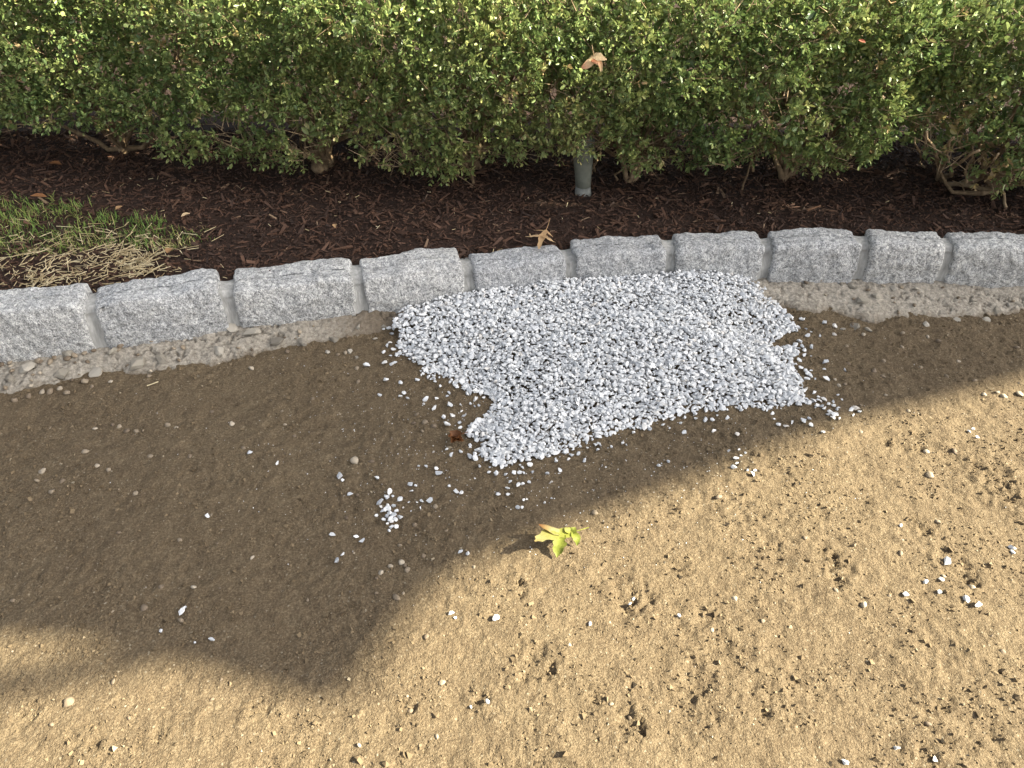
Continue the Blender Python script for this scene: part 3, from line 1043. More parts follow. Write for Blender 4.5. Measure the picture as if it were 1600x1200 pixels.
# ------------------------------------------------------------------ tan pebbles in the dirt
PB = {
 "tan pebble half sunk in the shaded dirt at left": [
  (176, 662, 10), (149, 671, 9), (199, 673, 10), (213, 674, 9), (187, 668, 8), (133, 705, 12), (65, 735, 12), (97, 752, 11), (82, 770, 10), (236, 714, 9), (297, 714, 9), (362, 660, 10), (170, 735, 8),
  (212, 772, 10), (187, 834, 8), (281, 843, 9), (252, 917, 9), (303, 917, 9), (225, 950, 12), (282, 968, 12), (58, 750, 8), (152, 728, 8), (380, 700, 9), (330, 805, 7), (20, 938, 8),
  (393, 870, 9), (262, 665, 10), (275, 668, 8), (330, 640, 8), (460, 680, 7), (445, 660, 7), (487, 620, 9), (440, 640, 6)],
 "brown tan pebble on shaded dirt below the gravel pile": [
  (554, 719, 15), (580, 720, 11), (610, 882, 11), (627, 877, 12), (632, 882, 10), (636, 889, 11), (595, 893, 11), (588, 902, 8), (662, 866, 10), (624, 849, 8), (648, 818, 10), (680, 793, 11), (619, 932, 17),
  (646, 659, 10), (651, 647, 10), (664, 660, 11), (678, 665, 12), (660, 672, 8), (558, 770, 7), (541, 808, 7), (559, 592, 10), (557, 572, 9), (660, 754, 6), (588, 925, 8), (630, 925, 6)],
 "tan pebble on shaded dirt right of the gravel pile": [
  (1367, 576, 13), (1381, 585, 8), (1325, 536, 8), (1327, 563, 8), (1321, 598, 9), (1382, 561, 8), (1312, 599, 8), (1306, 589, 7), (1410, 540, 8), (1440, 570, 8), (1467, 532, 9), (1500, 560, 7),
  (1525, 590, 8), (1350, 520, 8), (1590, 540, 8), (1450, 525, 7), (1410, 520, 9), (1335, 505, 9), (1385, 615, 7), (1480, 585, 8)],
 "pale tan pebble on the sunlit dirt": [
  (930, 797, 13), (928, 833, 10), (107, 1095, 17), (28, 1086, 13), (176, 1065, 10), (690, 1062, 14), (665, 1010, 9), (666, 993, 10), (607, 1070, 10), (640, 1104, 11), (682, 1148, 9), (713, 1047, 9),
  (1123, 774, 13), (1578, 727, 11), (1454, 740, 14), (1350, 945, 12), (1453, 838, 11), (1408, 863, 11), (1540, 760, 12), (1492, 703, 12), (1450, 702, 12), (1430, 700, 10), (1345, 672, 9), (1410, 690, 12), (1258, 840, 9),
  (1467, 812, 10), (1320, 935, 10), (1306, 922, 12), (1288, 970, 8), (1112, 985, 8), (1148, 935, 11), (1060, 965, 9), (1192, 970, 8), (1365, 1015, 8), (1565, 1020, 9), (1450, 1130, 11), (1100, 1075, 10),
  (985, 1120, 10), (1000, 1145, 12), (955, 1100, 8), (740, 882, 9), (950, 935, 8), (890, 1010, 7), (1505, 905, 10), (1520, 915, 12), (1475, 900, 10), (1240, 905, 7), (1390, 930, 7), (800, 1060, 6),
  (200, 1120, 9), (330, 1090, 8), (250, 1105, 7), (80, 1130, 9), (430, 1150, 8), (560, 1160, 9), (1595, 612, 11), (1585, 605, 10), (1570, 615, 11), (1550, 622, 10), (1560, 610, 8), (1540, 612, 8), (1500, 620, 9), (1420, 640, 8)],
}
PBU = {(619, 932): "pale oblong pebble beside the shadow edge below the small white heap", (107, 1095): "large pale pebble in the sunlit dirt at lower left",
       (554, 719): "round brown pebble, largest on the shaded dirt left of the pile", (690, 1062): "rounded pale pebble on sunlit dirt right of the dark shadow point",
       (930, 797): "pale pebble on the sunlit dirt above the green leaf", (1367, 576): "largest pale pebble on the shaded dirt right of the pile"}
for lab, lst in PB.items():
    for q, (px, py, s) in enumerate(lst):
        if lab.startswith('pale') and q % 5 in (1, 3) and (px, py) not in PBU:
            continue
        dark = lab.startswith("brown") and q % 3 == 1
        o = stone_on_dirt(px, py, s, PEBD if dark else PEBS, "pebble", .08, .78)
        tag(o, PBU.get((px, py), spot(lab, px, py)), "pebble", "pebbles in the dirt path")

# small grey brown stones bedded in the dirt, too many to count
M_bed = stone_mat("bedded_small_stone", lambda t: attr(t, "tint"), P_STOPS)
n = 1500
gx, gy = RNG.uniform(-1.7, 1.75, n), RNG.uniform(.45, 1.9, n)
k = (gy < haunch_out(gx)) & ~inside(PW, gx, gy) & (RNG.random(n) < np.clip(.45 + pn(gx, gy, .25, 73), .1, 1))
gx, gy = gx[k], gy[k]
s = RNG.lognormal(math.log(.0052), .35, len(gx)).clip(.003, .010)
M = rot_mats(len(gx)) * (s[:, None] * np.array([1.1, 1.0, .9]))[:, None, :]
V, F = stamp(ROCKS[2][1], ROCKS[2][2], M, np.stack([gx, gy, dirt_h(gx, gy) + .02 * s], 1))
o = mk("bedded_stones", V, F, M_bed, attrs={"tint": np.repeat(RNG.random(len(gx)), len(ROCKS[2][1]))})
tag(o, "tiny grey brown stones bedded all over the dirt path", kind="stuff")

# crumbs of earth
OCT_V = np.array([(1, 1, -.7), (-1, 1, -.7), (-1, -1, -.7), (1, -1, -.7), (.2, -.1, .9)], float) * .42
OCT_F = np.array([(0, 1, 4), (1, 2, 4), (2, 3, 4), (3, 0, 4), (0, 2, 1), (0, 3, 2)])
n = 90000
gx = RNG.uniform(-1.7, 1.75, n)
gy = RNG.uniform(.45, 1.9, n)
dens = np.clip(.30 + .8 * pn(gx, gy, .14, 71) + .4 * pn(gx, gy, .04, 72), .04, 1)
for px, py, r, d in PITW:
    dens = np.maximum(dens, np.exp(-(np.hypot(gx - px, gy - py) / (1.6 * r)) ** 2))
k = (RNG.random(n) < dens) & (gy < haunch_out(gx) + .01) & ~inside(PW, gx, gy)
gx, gy = gx[k], gy[k]
n = len(gx)
s = RNG.lognormal(math.log(.0030), .48, n).clip(.0015, .012)
M = rot_mats(n) * (s[:, None] * RNG.uniform(.6, 1.35, (n, 3)))[:, None, :]
V, F = stamp(OCT_V, OCT_F, M, np.stack([gx, gy, dirt_h(gx, gy) + .12 * s], 1))
V += RNG.normal(0, .00025, V.shape)
o = mk("dirt_crumbs", V, F, M_crumb, attrs={"tint": np.repeat(np.clip(RNG.normal(.5, .2, n), 0, 1), 5)})
tag(o, "small crumbs of earth and grit scattered over the dirt path", kind="stuff")

# ------------------------------------------------------------------ boxwood hedge
HX = np.array([-2.9, -1.9, -1.25, -.95, -.65, 0, .5, 1.1, 1.7, 2.6])
HY = np.array([2.46, 2.37, 2.30, 2.265, 2.22, 2.17, 2.14, 2.10, 2.05, 1.98])


def hfront(x):
    return np.interp(x, HX, HY)


BOT = [(-300, 230), (0, 213), (60, 205), (110, 200), (150, 213), (215, 215), (275, 243), (350, 248), (400, 262), (440, 270), (470, 268), (500, 250), (520, 238), (545, 232), (562, 262), (640, 268), (690, 287), (725, 288),
       (752, 275), (775, 262), (830, 254), (880, 250), (925, 243), (955, 255), (985, 276), (1030, 282), (1080, 280), (1130, 274), (1180, 258), (1215, 246), (1255, 274), (1310, 275), (1360, 262), (1392, 238),
       (1410, 212), (1440, 206), (1455, 240), (1475, 270), (1510, 292), (1560, 298), (1600, 300), (1900, 310)]
bx, bz = [], []
for px, py in BOT:
    Yq = 2.2
    for _ in range(6):
        q = at_y(px, py, Yq)
        Yq = float(hfront(q[0]))
    bx.append(q[0])
    bz.append(q[2])
bx, bz = np.array(bx), np.array(bz)


def hbot(x):
    return np.interp(x, bx, bz)


def htop(x):
    return .70 + .06 * np.clip(-(x + .3), 0, 1.5) - .035 * np.clip(x - .9, 0, .5) + .03 * pn(x, x * 0, .35, 81) + .02 * pn(x, x * 0, .12, 82)


def bulge(x, z):
    return .060 * pn(x, z, .33, 83) + .050 * pn(x, z, .14, 84)


def hole(x, z):
    return pn(x, z, .13, 85) + .5 * pn(x, z, .06, 86)


SHRUBS = [(-2.55, 2.72), (-1.98, 2.63), (-1.36, 2.56), (-.62, 2.44), (-.12, 2.43), (.42, 2.40), (.92, 2.38), (1.52, 2.24), (2.15, 2.25)]
SLAB = ["boxwood at the far left end, cut by the picture edge", "boxwood at left with dry brown twigs low in its side", "bluish green boxwood behind the grass patch",
        "boxwood with a pale trunk stub at its foot, left of centre", "yellowish boxwood behind the middle of the kerb, drooping low",
        "boxwood right of the grey post, its foliage almost touching the mulch", "dark green boxwood on one forked trunk, left of the dark gap",
        "boxwood at right with many bare tan stems spreading from its foot", "boxwood at the right edge of the picture"]


def sprig_points(n, mode):
    x = RNG.uniform(-2.75, 2.45, n)
    zb, zt, yf = hbot(x), htop(x), hfront(x)
    if mode == "front":
        u = RNG.random(n)
        z = zb + (zt - zb) * u
        rnd = .10 * np.clip((z - (zt - .10)) / .10, 0, 1) ** 2 + .05 * np.clip((zb + .07 - z) / .07, 0, 1) ** 2
        dep = np.abs(RNG.normal(0, .030, n)) + np.where(hole(x, z) < -.42, RNG.uniform(.06, .16, n), 0)
        y = yf + bulge(x, z) + rnd + dep + .04 * (z - .2)
        d = np.stack([RNG.normal(0, .55, n), -1 + RNG.normal(0, .4, n), .45 + RNG.normal(0, .5, n)], 1)
        d[:, 2] -= .5 * np.clip((zb + .08 - z) / .08, 0, 1)
    elif mode == "deep":
        z = zb + (zt - zb) * RNG.random(n) ** .8 + .02
        y = yf + bulge(x, z) + RNG.uniform(.06, .55, n)
        d = RNG.normal(0, 1, (n, 3))
        d[:, 2] += .5
    elif mode == "top":
        y = yf + RNG.uniform(.04, .62, n)
        z = zt + .03 * pn(x, y, .2, 87) + .02 * pn(x, y, .09, 88) - np.abs(RNG.normal(0, .025, n))
        d = np.stack([RNG.normal(0, .5, n), RNG.normal(-.2, .5, n), np.full(n, 1.)], 1)
    else:
        z = .15 + (zt - .15) * RNG.random(n)
        y = yf + .50 + RNG.normal(0, .07, n)
        d = np.stack([RNG.normal(0, .5, n), np.full(n, 1.), RNG.normal(.4, .5, n)], 1)
    return np.stack([x, y, z], 1), d


SPARSE = [(1.58, .20, .20, .10, .85), (1.30, .30, .10, .13, .9), (-.58, .26, .12, .10, .55), (-.40, .25, .06, .10, .7), (.28, .24, .07, .10, .6), (.02, .42, .10, .06, .5),
          (.80, .22, .07, .07, .6), (-.10, .20, .07, .05, .5), (.78, .38, .10, .06, .4), (-1.0, .50, .10, .06, .4)]     # thin, twiggy spots
PTS, DIR, DEEP = [], [], []
for mode, n in (("front", 12000), ("deep", 6000), ("top", 3000), ("back", 3600)):
    P, D = sprig_points(n, mode)
    if mode == "front":      # thin out into gaps and bare twiggy patches
        keep = RNG.random(n) < np.clip(1.05 + .5 * hole(P[:, 0], P[:, 2]), .25, 1)
        brown = np.exp(-((P[:, 0] + 1.72) / .13) ** 2 - ((P[:, 2] - .24) / .09) ** 2)
        keep &= RNG.random(n) > .75 * brown
        for cx, cz, rx, rz, a_ in SPARSE:
            keep &= RNG.random(n) > a_ * np.exp(-((P[:, 0] - cx) / rx) ** 2 - ((P[:, 2] - cz) / rz) ** 2)
        P, D = P[keep], D[keep]
    PTS.append(P)
    DIR.append(D)
    DEEP.append(np.full(len(P), mode in ("deep", "back")))
PTS, DIR, DEEP = np.vstack(PTS), np.vstack(DIR), np.concatenate(DEEP)
DIR /= np.linalg.norm(DIR, axis=1)[:, None]
NS = len(PTS)
owner = np.argmin(np.abs(PTS[:, 0][:, None] + .05 * pn(PTS[:, 0], PTS[:, 2], .12, 89)[:, None] - np.array([s[0] for s in SHRUBS])[None]), 1)

LEAF_V = np.array([(0, 0, 0), (-.27, .42, .05), (0, .5, -.03), (.27, .42, .05), (-.19, .80, .03), (.19, .80, .03), (0, 1, -.05)])
LEAF_F = np.array([(0, 2, 1), (0, 3, 2), (1, 2, 4), (4, 2, 6), (3, 5, 2), (5, 6, 2)])
NL = 8
SL = RNG.uniform(.030, .058, NS)                    # sprig length
FR = frames(DIR, RNG.normal(0, 1, (NS, 3)))
# spatial hue: real leaves yellower low in the middle, greener left and right
hue = .36 + .16 * np.exp(-((PTS[:, 0] + .05) / .55) ** 2) * np.clip(1.3 - PTS[:, 2] * 1.1, 0, 1) + .10 * pn(PTS[:, 0], PTS[:, 2], .35, 91) + .12 * pn(PTS[:, 0], PTS[:, 2], .10, 92)
hue += RNG.normal(0, .05, NS)
dead = (RNG.random(NS) < .008 + .05 * np.clip(pn(PTS[:, 0], PTS[:, 2], .16, 93) - .32, 0, 1)) | (RNG.random(NS) < .7 * np.exp(-((PTS[:, 0] + 1.72) / .14) ** 2 - ((PTS[:, 2] - .24) / .09) ** 2))
for cx, cz, rx, rz, a_ in SPARSE:
    dead |= RNG.random(NS) < .30 * a_ * np.exp(-((PTS[:, 0] - cx) / rx) ** 2 - ((PTS[:, 2] - cz) / rz) ** 2)
hue = np.where(dead, RNG.uniform(.88, 1, NS), hue)
leafV, leafT, leafO = [], [], []
for j in range(NL):
    f = (j // 2 + .6) / ((NL + 1) / 2)
    base = PTS + DIR * (SL * f)[:, None]
    roll = (j % 2) * math.pi + (j // 2) * (math.pi / 2) + RNG.normal(0, .35, NS)
    sp_ = np.where(j == NL - 1, .15, 1.0) * RNG.uniform(.65, 1.15, NS)
    side = np.cos(roll)[:, None] * FR[:, :, 0] + np.sin(roll)[:, None] * FR[:, :, 2]
    ld_ = DIR * np.cos(sp_)[:, None] + side * np.sin(sp_)[:, None]
    up = DIR * np.sin(sp_)[:, None] - side * np.cos(sp_)[:, None]
    up = -up + np.array([0, -.3, .9]) * 1.1 + RNG.normal(0, .35, (NS, 3))
    M = frames(ld_, up)
    ll = RNG.uniform(.0125, .0225, NS) * (1.0 - .25 * (j >= NL - 2)) * np.where(DEEP, 1.6, 1)
    M = M * np.stack([ll * RNG.uniform(.85, 1.15, NS), ll, ll], 1)[:, None, :]
    keep = RNG.random(NS) < .93
    Vj = np.einsum('nij,kj->nki', M, LEAF_V) + base[:, None, :]
    leafV.append(Vj[keep])
    leafT.append(np.clip(hue + RNG.normal(0, .11, NS) + .14 * (f - .5), 0, 1)[keep])
    leafO.append(owner[keep])
leafV = np.concatenate(leafV)
leafT = np.concatenate(leafT)
leafO = np.concatenate(leafO)


def wiggle(p0, p1, n, amp, seed):
    rg = np.random.default_rng(seed)
    tt = np.linspace(0, 1, n)[:, None]
    P = p0 + (p1 - p0) * tt
    off = np.cumsum(rg.normal(0, amp, (n, 3)), axis=0)
    off -= off[:1] + (off[-1:] - off[:1]) * tt
    return P + off


TW_V = np.array([(-.5, 0, -.3), (.5, 0, -.3), (0, 0, .6), (0, 1, 0)])
TW_F = np.array([(0, 1, 3), (1, 2, 3), (2, 0, 3)])
for si, (sx, sy) in enumerate(SHRUBS):
    gz = float(mulch_h(np.array([sx]), np.array([sy]))[0])
    sh = empty("boxwood_shrub", (sx, sy, gz), SLAB[si], "shrub", "boxwood shrubs clipped into one hedge")
    k = leafO == si
    V = leafV[k].reshape(-1, 3)
    F = (LEAF_F[None] + (np.arange(k.sum()) * 7)[:, None, None]).reshape(-1, 3)
    fo = mk("foliage", V, F, M_box, sh, attrs={"tint": np.repeat(leafT[k], 7)})
    fo["kind"] = "stuff"
    # fine twigs under the leaves
    k = owner == si
    M = frames(DIR[k], RNG.normal(0, 1, (k.sum(), 3)))
    M = M * np.stack([np.full(k.sum(), .0019), SL[k] * 1.5, np.full(k.sum(), .0019)], 1)[:, None, :]
    V1, F1 = stamp(TW_V, TW_F, M, PTS[k] - DIR[k] * (SL[k] * .5)[:, None])
    n = 300
    x = sx + RNG.uniform(-.32, .32, n)
    u = RNG.random(n) ** 2.4
    z = hbot(x) + .02 + (htop(x) - hbot(x)) * u
    y = hfront(x) + bulge(x, z) + RNG.uniform(.012, .11, n)
    d = np.stack([RNG.normal(0, .7, n) + (x - sx) * 1.5, RNG.normal(-.35, .4, n), RNG.normal(.65, .5, n)], 1)
    M = frames(d, RNG.normal(0, 1, (n, 3)))
    M = M * np.stack([RNG.uniform(.0018, .0034, n), RNG.uniform(.04, .11, n), RNG.uniform(.0018, .0034, n)], 1)[:, None, :]
    V2, F2 = stamp(TW_V, TW_F, M, np.stack([x, y, z], 1))
    tw = mk("twigs", np.vstack([V1, V2]), np.vstack([F1, F2 + len(V1)]), M_twig, sh)
    tw["kind"] = "stuff"
    # trunk and branches
    rg = np.random.default_rng(900 + si)
    base = np.array([sx, sy, gz - .03])
    tr = wiggle(base, base + np.array([rg.normal(0, .02), .01, .13]), 6, .004, 950 + si)
    V, F4, F3 = tube(tr, np.linspace(.021, .015, 6), 9)
    V += (.003 * p3(V, .02, 960 + si))[:, None]
    mk("trunk", V, [F4, F3], M_bark, sh, smooth=True)
    nb = 9
    for q in range(nb):
        a = -math.pi / 2 + (q - (nb - 1) / 2) * .38 + rg.normal(0, .12)
        start = tr[rg.integers(1, 5)]
        reach = rg.uniform(.20, .34)
        end = start + np.array([math.cos(a) * reach, math.sin(a) * reach * .55 + .02, rg.uniform(.12, .42)])
        end[1] = max(end[1], float(hfront(np.array(end[0]))) + .05)
        bp = wiggle(start, end, 8, .010, 1000 + si * 20 + q)
        bp[:, 2] -= .05 * np.sin(np.linspace(0, math.pi, 8)) * (q % 2)
        bp[:, 2] = np.maximum(bp[:, 2], gz + .012)
        parts = [tube(bp, np.linspace(rg.uniform(.007, .012), .003, 8), 6)]
        for m_ in range(4):
            s0 = bp[rg.integers(2, 7)]
            e0 = s0 + np.array([rg.normal(0, .09), rg.normal(-.03, .05), rg.uniform(.03, .15)])
            parts.append(tube(wiggle(s0, e0, 5, .005, 2000 + si * 100 + q * 5 + m_), np.linspace(.0032, .0012, 5), 4))
        V, Fl = join(parts)
        mk("branch", V, Fl, M_bark, sh, smooth=True)
    for cx, cz, rx, rz, a_ in SPARSE:      # curved bare stems where the foliage is thin
        if np.argmin([abs(cx - q_[0]) for q_ in SHRUBS]) != si:
            continue
        parts = []
        for m_ in range(14 if cx > 1.5 else 3):
            x0 = cx + rg.normal(0, rx * .8)
            z0 = max(gz + .0, cz - rg.uniform(.0, .12))
            p0 = np.array([x0, float(hfront(np.array(x0))) + (rg.uniform(.05, .14) if cx > 1.5 else rg.uniform(.10, .20)), z0])
            p1 = p0 + np.array([rg.normal(0, .06), rg.uniform(-.07, .0), rg.uniform(.08, .20)])
            parts.append(tube(wiggle(p0, p1, 8, .006, 4000 + si * 50 + m_ + int(cx * 100)), np.linspace(rg.uniform(.003, .0055), .0015, 8), 5))
        V, Fl = join(parts)
        b_ = mk("branch_spray", V, Fl, M_twig if cx > 1.5 else M_bark, sh, smooth=True)
        b_["kind"] = "stuff"
    if si == 7:           # bare stems spreading low at the right
        for (x0, y0), (x1, y1), lift, r0 in [((1478, 288), (1610, 288), .02, .008), ((1470, 280), (1448, 205), .06, .006), ((1475, 282), (1530, 235), .06, .008), ((1500, 288), (1600, 262), .05, .009),
                                             ((1465, 280), (1490, 215), .1, .007), ((1510, 290), (1560, 240), .07, .007), ((1445, 262), (1430, 215), .04, .004)]:
            p0 = un(x0, y0, .115)
            p1 = at_y(x1, y1, float(hfront(np.array(1.55))) - .02)
            V, F4, F3 = tube(wiggle(p0, p1, 8, .007, x0 + y1), np.linspace(r0, r0 * .45, 8), 7)
            mk("branch", V, [F4, F3], M_twig, sh, smooth=True)
    if si == 3:
        p0 = un(503, 272, .10)
        V, F4, F3 = tube(wiggle(p0, p0 + np.array([.0, .02, .10]), 6, .004, 77), [.024, .029, .027, .022, .018, .014], 10)
        V += (.004 * p3(V, .03, 99))[:, None]
        mk("trunk_stub", V, [F4, F3], M_bark, sh, smooth=True)
    if si in (5, 6):
        px, py = ((985, 288), (1222, 286))[si - 5]
        p0 = un(px, py, .105)
        for x1, dz, r0 in ((-.07, .16, .010), (.03, .2, .012), (.10, .14, .008)):
            V, F4, F3 = tube(wiggle(p0, p0 + np.array([x1, .06, dz]), 7, .005, px + int(x1 * 100)), np.linspace(r0, r0 * .5, 7), 8)
            mk("branch", V, [F4, F3], M_bark, sh, smooth=True)

# ------------------------------------------------------------------ grass, straw
GP = np.array([un(a, b_, .12)[:2] for a, b_ in [(-200, 300), (0, 306), (90, 318), (150, 328), (230, 343), (300, 352), (345, 372), (285, 392), (200, 384), (100, 402), (0, 404), (-200, 420)]])
n = 22000
gx = RNG.uniform(-2.2, -.6, n)
gy = RNG.uniform(1.7, 2.7, n)
wob = .04 * pn(gx, gy, .09, 101)
k = inside(GP, gx + wob, gy + wob) & (RNG.random(n) < np.clip(.75 + .8 * pn(gx, gy, .11, 102), .1, 1))
gx, gy = gx[k], gy[k]
n = len(gx)
a = RNG.uniform(0, 2 * math.pi, n)
lean = RNG.uniform(.4, 2.0, n)
L = RNG.uniform(.013, .042, n)
hd = np.stack([np.cos(a), np.sin(a), 0 * a], 1)
sd = np.stack([-np.sin(a), np.cos(a), 0 * a], 1) * RNG.uniform(.0007, .0014, n)[:, None]
p0 = np.stack([gx, gy, mulch_h(gx, gy) + .001], 1)
p1 = p0 + (hd * np.sin(lean * .5)[:, None] + np.array([0, 0, 1]) * np.cos(lean * .5)[:, None]) * (L * .55)[:, None]
p2 = p1 + (hd * np.sin(lean)[:, None] + np.array([0, 0, 1]) * np.cos(lean)[:, None]) * (L * .45)[:, None]
V = np.stack([p0 - sd, p0 + sd, p1 - sd * .8, p1 + sd * .8, p2], 1).reshape(-1, 3)
TF = np.array([(0, 1, 3), (0, 3, 2), (2, 3, 4)])
F = (TF[None] + (np.arange(n) * 5)[:, None, None]).reshape(-1, 3)
tn = np.clip(RNG.normal(.52, .2, n) + .25 * pn(gx, gy, .2, 103) - .3 * (gy - 2.1), 0, .85)
fr_ = np.clip((1.93 + .12 * pn(gx, gy, .1, 104) - gy) / .14, 0, 1)
tn = np.where(RNG.random(n) < .10 + .6 * fr_, RNG.uniform(.84, 1, n), tn)
o = mk("grass_patch", V, F, M_grass, attrs={"tint": np.repeat(tn, 5)})
tag(o, "patch of short green grass growing in the mulch at left", kind="stuff")


def straw_bits(x, y, lmin, lmax, lift):
    n = len(x)
    a = RNG.uniform(0, 2 * math.pi, n)
    d = np.stack([np.cos(a), np.sin(a), RNG.normal(0, .18, n)], 1)
    M = frames(d)
    M = M * np.stack([RNG.uniform(.0008, .0020, n), lmin + (lmax - lmin) * RNG.random(n) ** 1.8, RNG.uniform(.0008, .0016, n)], 1)[:, None, :]
    V, F = stamp(CUBE_V, CUBE_F, M, np.stack([x, y, mulch_h(x, y) + RNG.uniform(.004, lift, n)], 1))
    return V, F, np.repeat(RNG.beta(2, 1.6, n), 8)


SP = [((150, 425), (95, 12), 100), ((218, 405), (34, 20), 230), ((60, 435), (60, 12), 110), ((20, 400), (40, 22), 50), ((110, 370), (110, 16), 120), ((180, 385), (90, 22), 80), ((120, 405), (80, 14), 90)]
sx_, sy_ = [], []
for (px, py), (ax, ay), n in SP:
    for _ in range(n):
        q = un(random.gauss(px, ax * .75), random.gauss(py, ay * .8), .13)
        if q[1] > kerb_front(q[0]) + .085:
            sx_.append(q[0])
            sy_.append(q[1])
V1, F1, T1 = straw_bits(np.array(sx_), np.array(sy_), .012, .055, .016)
n = 260
gx = RNG.uniform(-1.9, 1.8, n)
gy = RNG.uniform(1.75, 2.6, n)
k = (gy > kerb_front(gx) + .12) & (gy < hfront(gx) + .08) & (RNG.random(n) < np.clip(.75 - .5 * gx, .12, 1))
V2, F2, T2 = straw_bits(gx[k], gy[k], .008, .026, .010)
o = mk("straw", np.vstack([V1, V2]), np.vstack([F1, F2 + len(V1)]), M_straw, attrs={"tint": np.concatenate([T1, T2])})
tag(o, "dry pale straw strewn on the mulch beside the grass", kind="stuff")
# one bit of straw on the dirt
p = un(240, 603, .006)
d = frames(np.array([[.8, .55, .02]]))[0] * np.array([.002, .027, .0015])
V, F = stamp(CUBE_V, CUBE_F, d[None], (p + np.array([0, 0, float(dirt_h(np.array([p[0]]), np.array([p[1]]))[0])]))[None])
o = mk("straw_stalk", V, F, M_straw, attrs={"tint": np.full(8, .8)})
tag(o, "single pale straw stalk on the dirt below the mortar at left", "straw")

# ------------------------------------------------------------------ tapered post under the hedge
p = un(911, 303, .108)
post = empty("garden_post", p, "grey-green tapered post standing in the mulch under the hedge", "post")


def lathe(prof, c, lean, sides=20):
    V = []
    for r, z in prof:
        for q in range(sides):
            a = q * 2 * math.pi / sides
            V.append((c[0] + r * math.cos(a) + lean[0] * z, c[1] + r * math.sin(a) + lean[1] * z, c[2] + z))
    F = []
    for i in range(len(prof) - 1):
        for q in range(sides):
            F.append((i * sides + q, i * sides + (q + 1) % sides, (i + 1) * sides + (q + 1) % sides, (i + 1) * sides + q))
    return np.array(V), np.array(F)


V, F = lathe([(.0, .026), (.022, .026), (.0245, .028), (.0265, .06), (.030, .10), (.0335, .145), (.035, .17), (.033, .185), (.020, .19), (0, .191)], p, (-.05, .06))
V += (.0008 * p3(V, .03, 111))[:, None]
mk("post_body", V, F, M_post, post, smooth=True)
V, F = lathe([(.027, -.04), (.0262, -.005), (.0248, .012), (.0240, .024), (.0225, .0275), (0, .0275)], p, (-.05, .06))
V += (.0016 * p3(V, .015, 112))[:, None]
mk("post_foot", V, F, M_collar, post, smooth=True)


# ------------------------------------------------------------------ fallen leaves
def lobe(cl, n=14, seg=5, curl=.25, up=(0, 0, 1), teeth=0.0, seed=0):
    """ribbon along centre line points (x, y, z, half width)"""
    cl = np.array(cl, float)
    tt = np.linspace(0, len(cl) - 1, n)
    C = np.stack([np.interp(tt, range(len(cl)), cl[:, k]) for k in range(4)], 1)
    for _ in range(1):
        C[1:-1, :3] = (C[:-2, :3] + 2 * C[1:-1, :3] + C[2:, :3]) / 4
    d = np.gradient(C[:, :3], axis=0)
    M = frames(d, np.tile(np.array(up, float), (n, 1)))
    rg = np.random.default_rng(seed)
    wob = 1 + teeth * rg.normal(0, 1, n)
    V = []
    for i in range(n):
        for u in np.linspace(-1, 1, seg):
            V.append(C[i, :3] + M[i, :, 0] * u * C[i, 3] * wob[i] + M[i, :, 2] * curl * (u * u) * C[i, 3])
    I = np.arange(n * seg).reshape(n, seg)
    F = np.stack([I[:-1, :-1], I[:-1, 1:], I[1:, 1:], I[1:, :-1]], -1).reshape(-1, 4)
    return np.array(V), F


def oak_leaf(mat, lobes, stem, label, stem_r=.0008, pos=None, group=None, wide=1.3):
    parts, tints = [], []
    for q, (cl, kw, tint) in enumerate(lobes):
        V, F = lobe([(*pos(a, b_, z), hw * wide) for a, b_, z, hw in cl], seed=q, **kw)
        V[:, 2] += .0004 * q
        parts.append((V, F))
        nn = kw.get("n", 14)
        sg = kw.get("seg", 5)
        tints.append(np.repeat(np.interp(np.linspace(0, 1, nn), [0, 1], tint), sg))
    V, Fl = join(parts)
    o = mk("oak_leaf", V, Fl, mat, attrs={"tint": np.concatenate(tints)}, smooth=True)
    tag(o, label, "leaf", group)
    sp = np.array([pos(*q) for q in stem])
    Vs, F4, F3 = tube(sp, np.linspace(stem_r * 1.3, stem_r, len(sp)), 6)
    mk("leaf_stem", Vs, [F4, F3], mat, o, attrs={"tint": np.full(len(Vs), .45)})
    return o


def gpos(zoff):
    return lambda a, b_, z: tuple(un(a, b_, z + zoff))


g0 = float(dirt_h(np.array([.09]), np.array([.96]))[0])
oak_leaf(M_oak_green, [
    ([(899, 831, .016, .005), (886, 833, .018, .009), (868, 835, .022, .009), (858, 837, .032, .011), (848, 840, .042, .010), (842, 843, .047, .008), (835.5, 846, .052, .0015)], dict(curl=.15, teeth=.22), (.35, .85)),
    ([(874, 834, .020, .006), (862, 831.5, .024, .007), (854, 827, .034, .006), (848, 824, .041, .004), (842, 820, .047, .001)], dict(curl=.5), (.7, 1.0)),
    ([(880, 836, .018, .004), (877, 842, .020, .0075), (874.5, 850, .019, .0095), (873, 856, .015, .0075), (872, 860, .011, .0085), (871, 866, .006, .004), (870, 871.5, .003, .0006)], dict(curl=.35, teeth=.12), (.3, .15)),
    ([(896, 832, .016, .003), (898, 837, .018, .006), (901, 842, .016, .0065), (902, 847, .010, .0035), (901.5, 853, .003, .0006)], dict(curl=.3), (.3, .1)),
    ([(890, 832, .016, .005), (886, 829, .020, .006), (883, 825, .022, .001)], dict(curl=.3, n=8), (.4, .6)),
    ([(893, 832, .015, .006), (896, 829, .018, .006), (899, 825, .018, .001)], dict(curl=.3, n=8), (.2, .3)),
], [(870, 835, .021), (890, 832, .017), (902, 829.5, .014), (913, 826, .010), (920, 824, .006)], "yellow-green curled oak leaf lying on the sunlit dirt at the shadow edge", pos=gpos(g0))
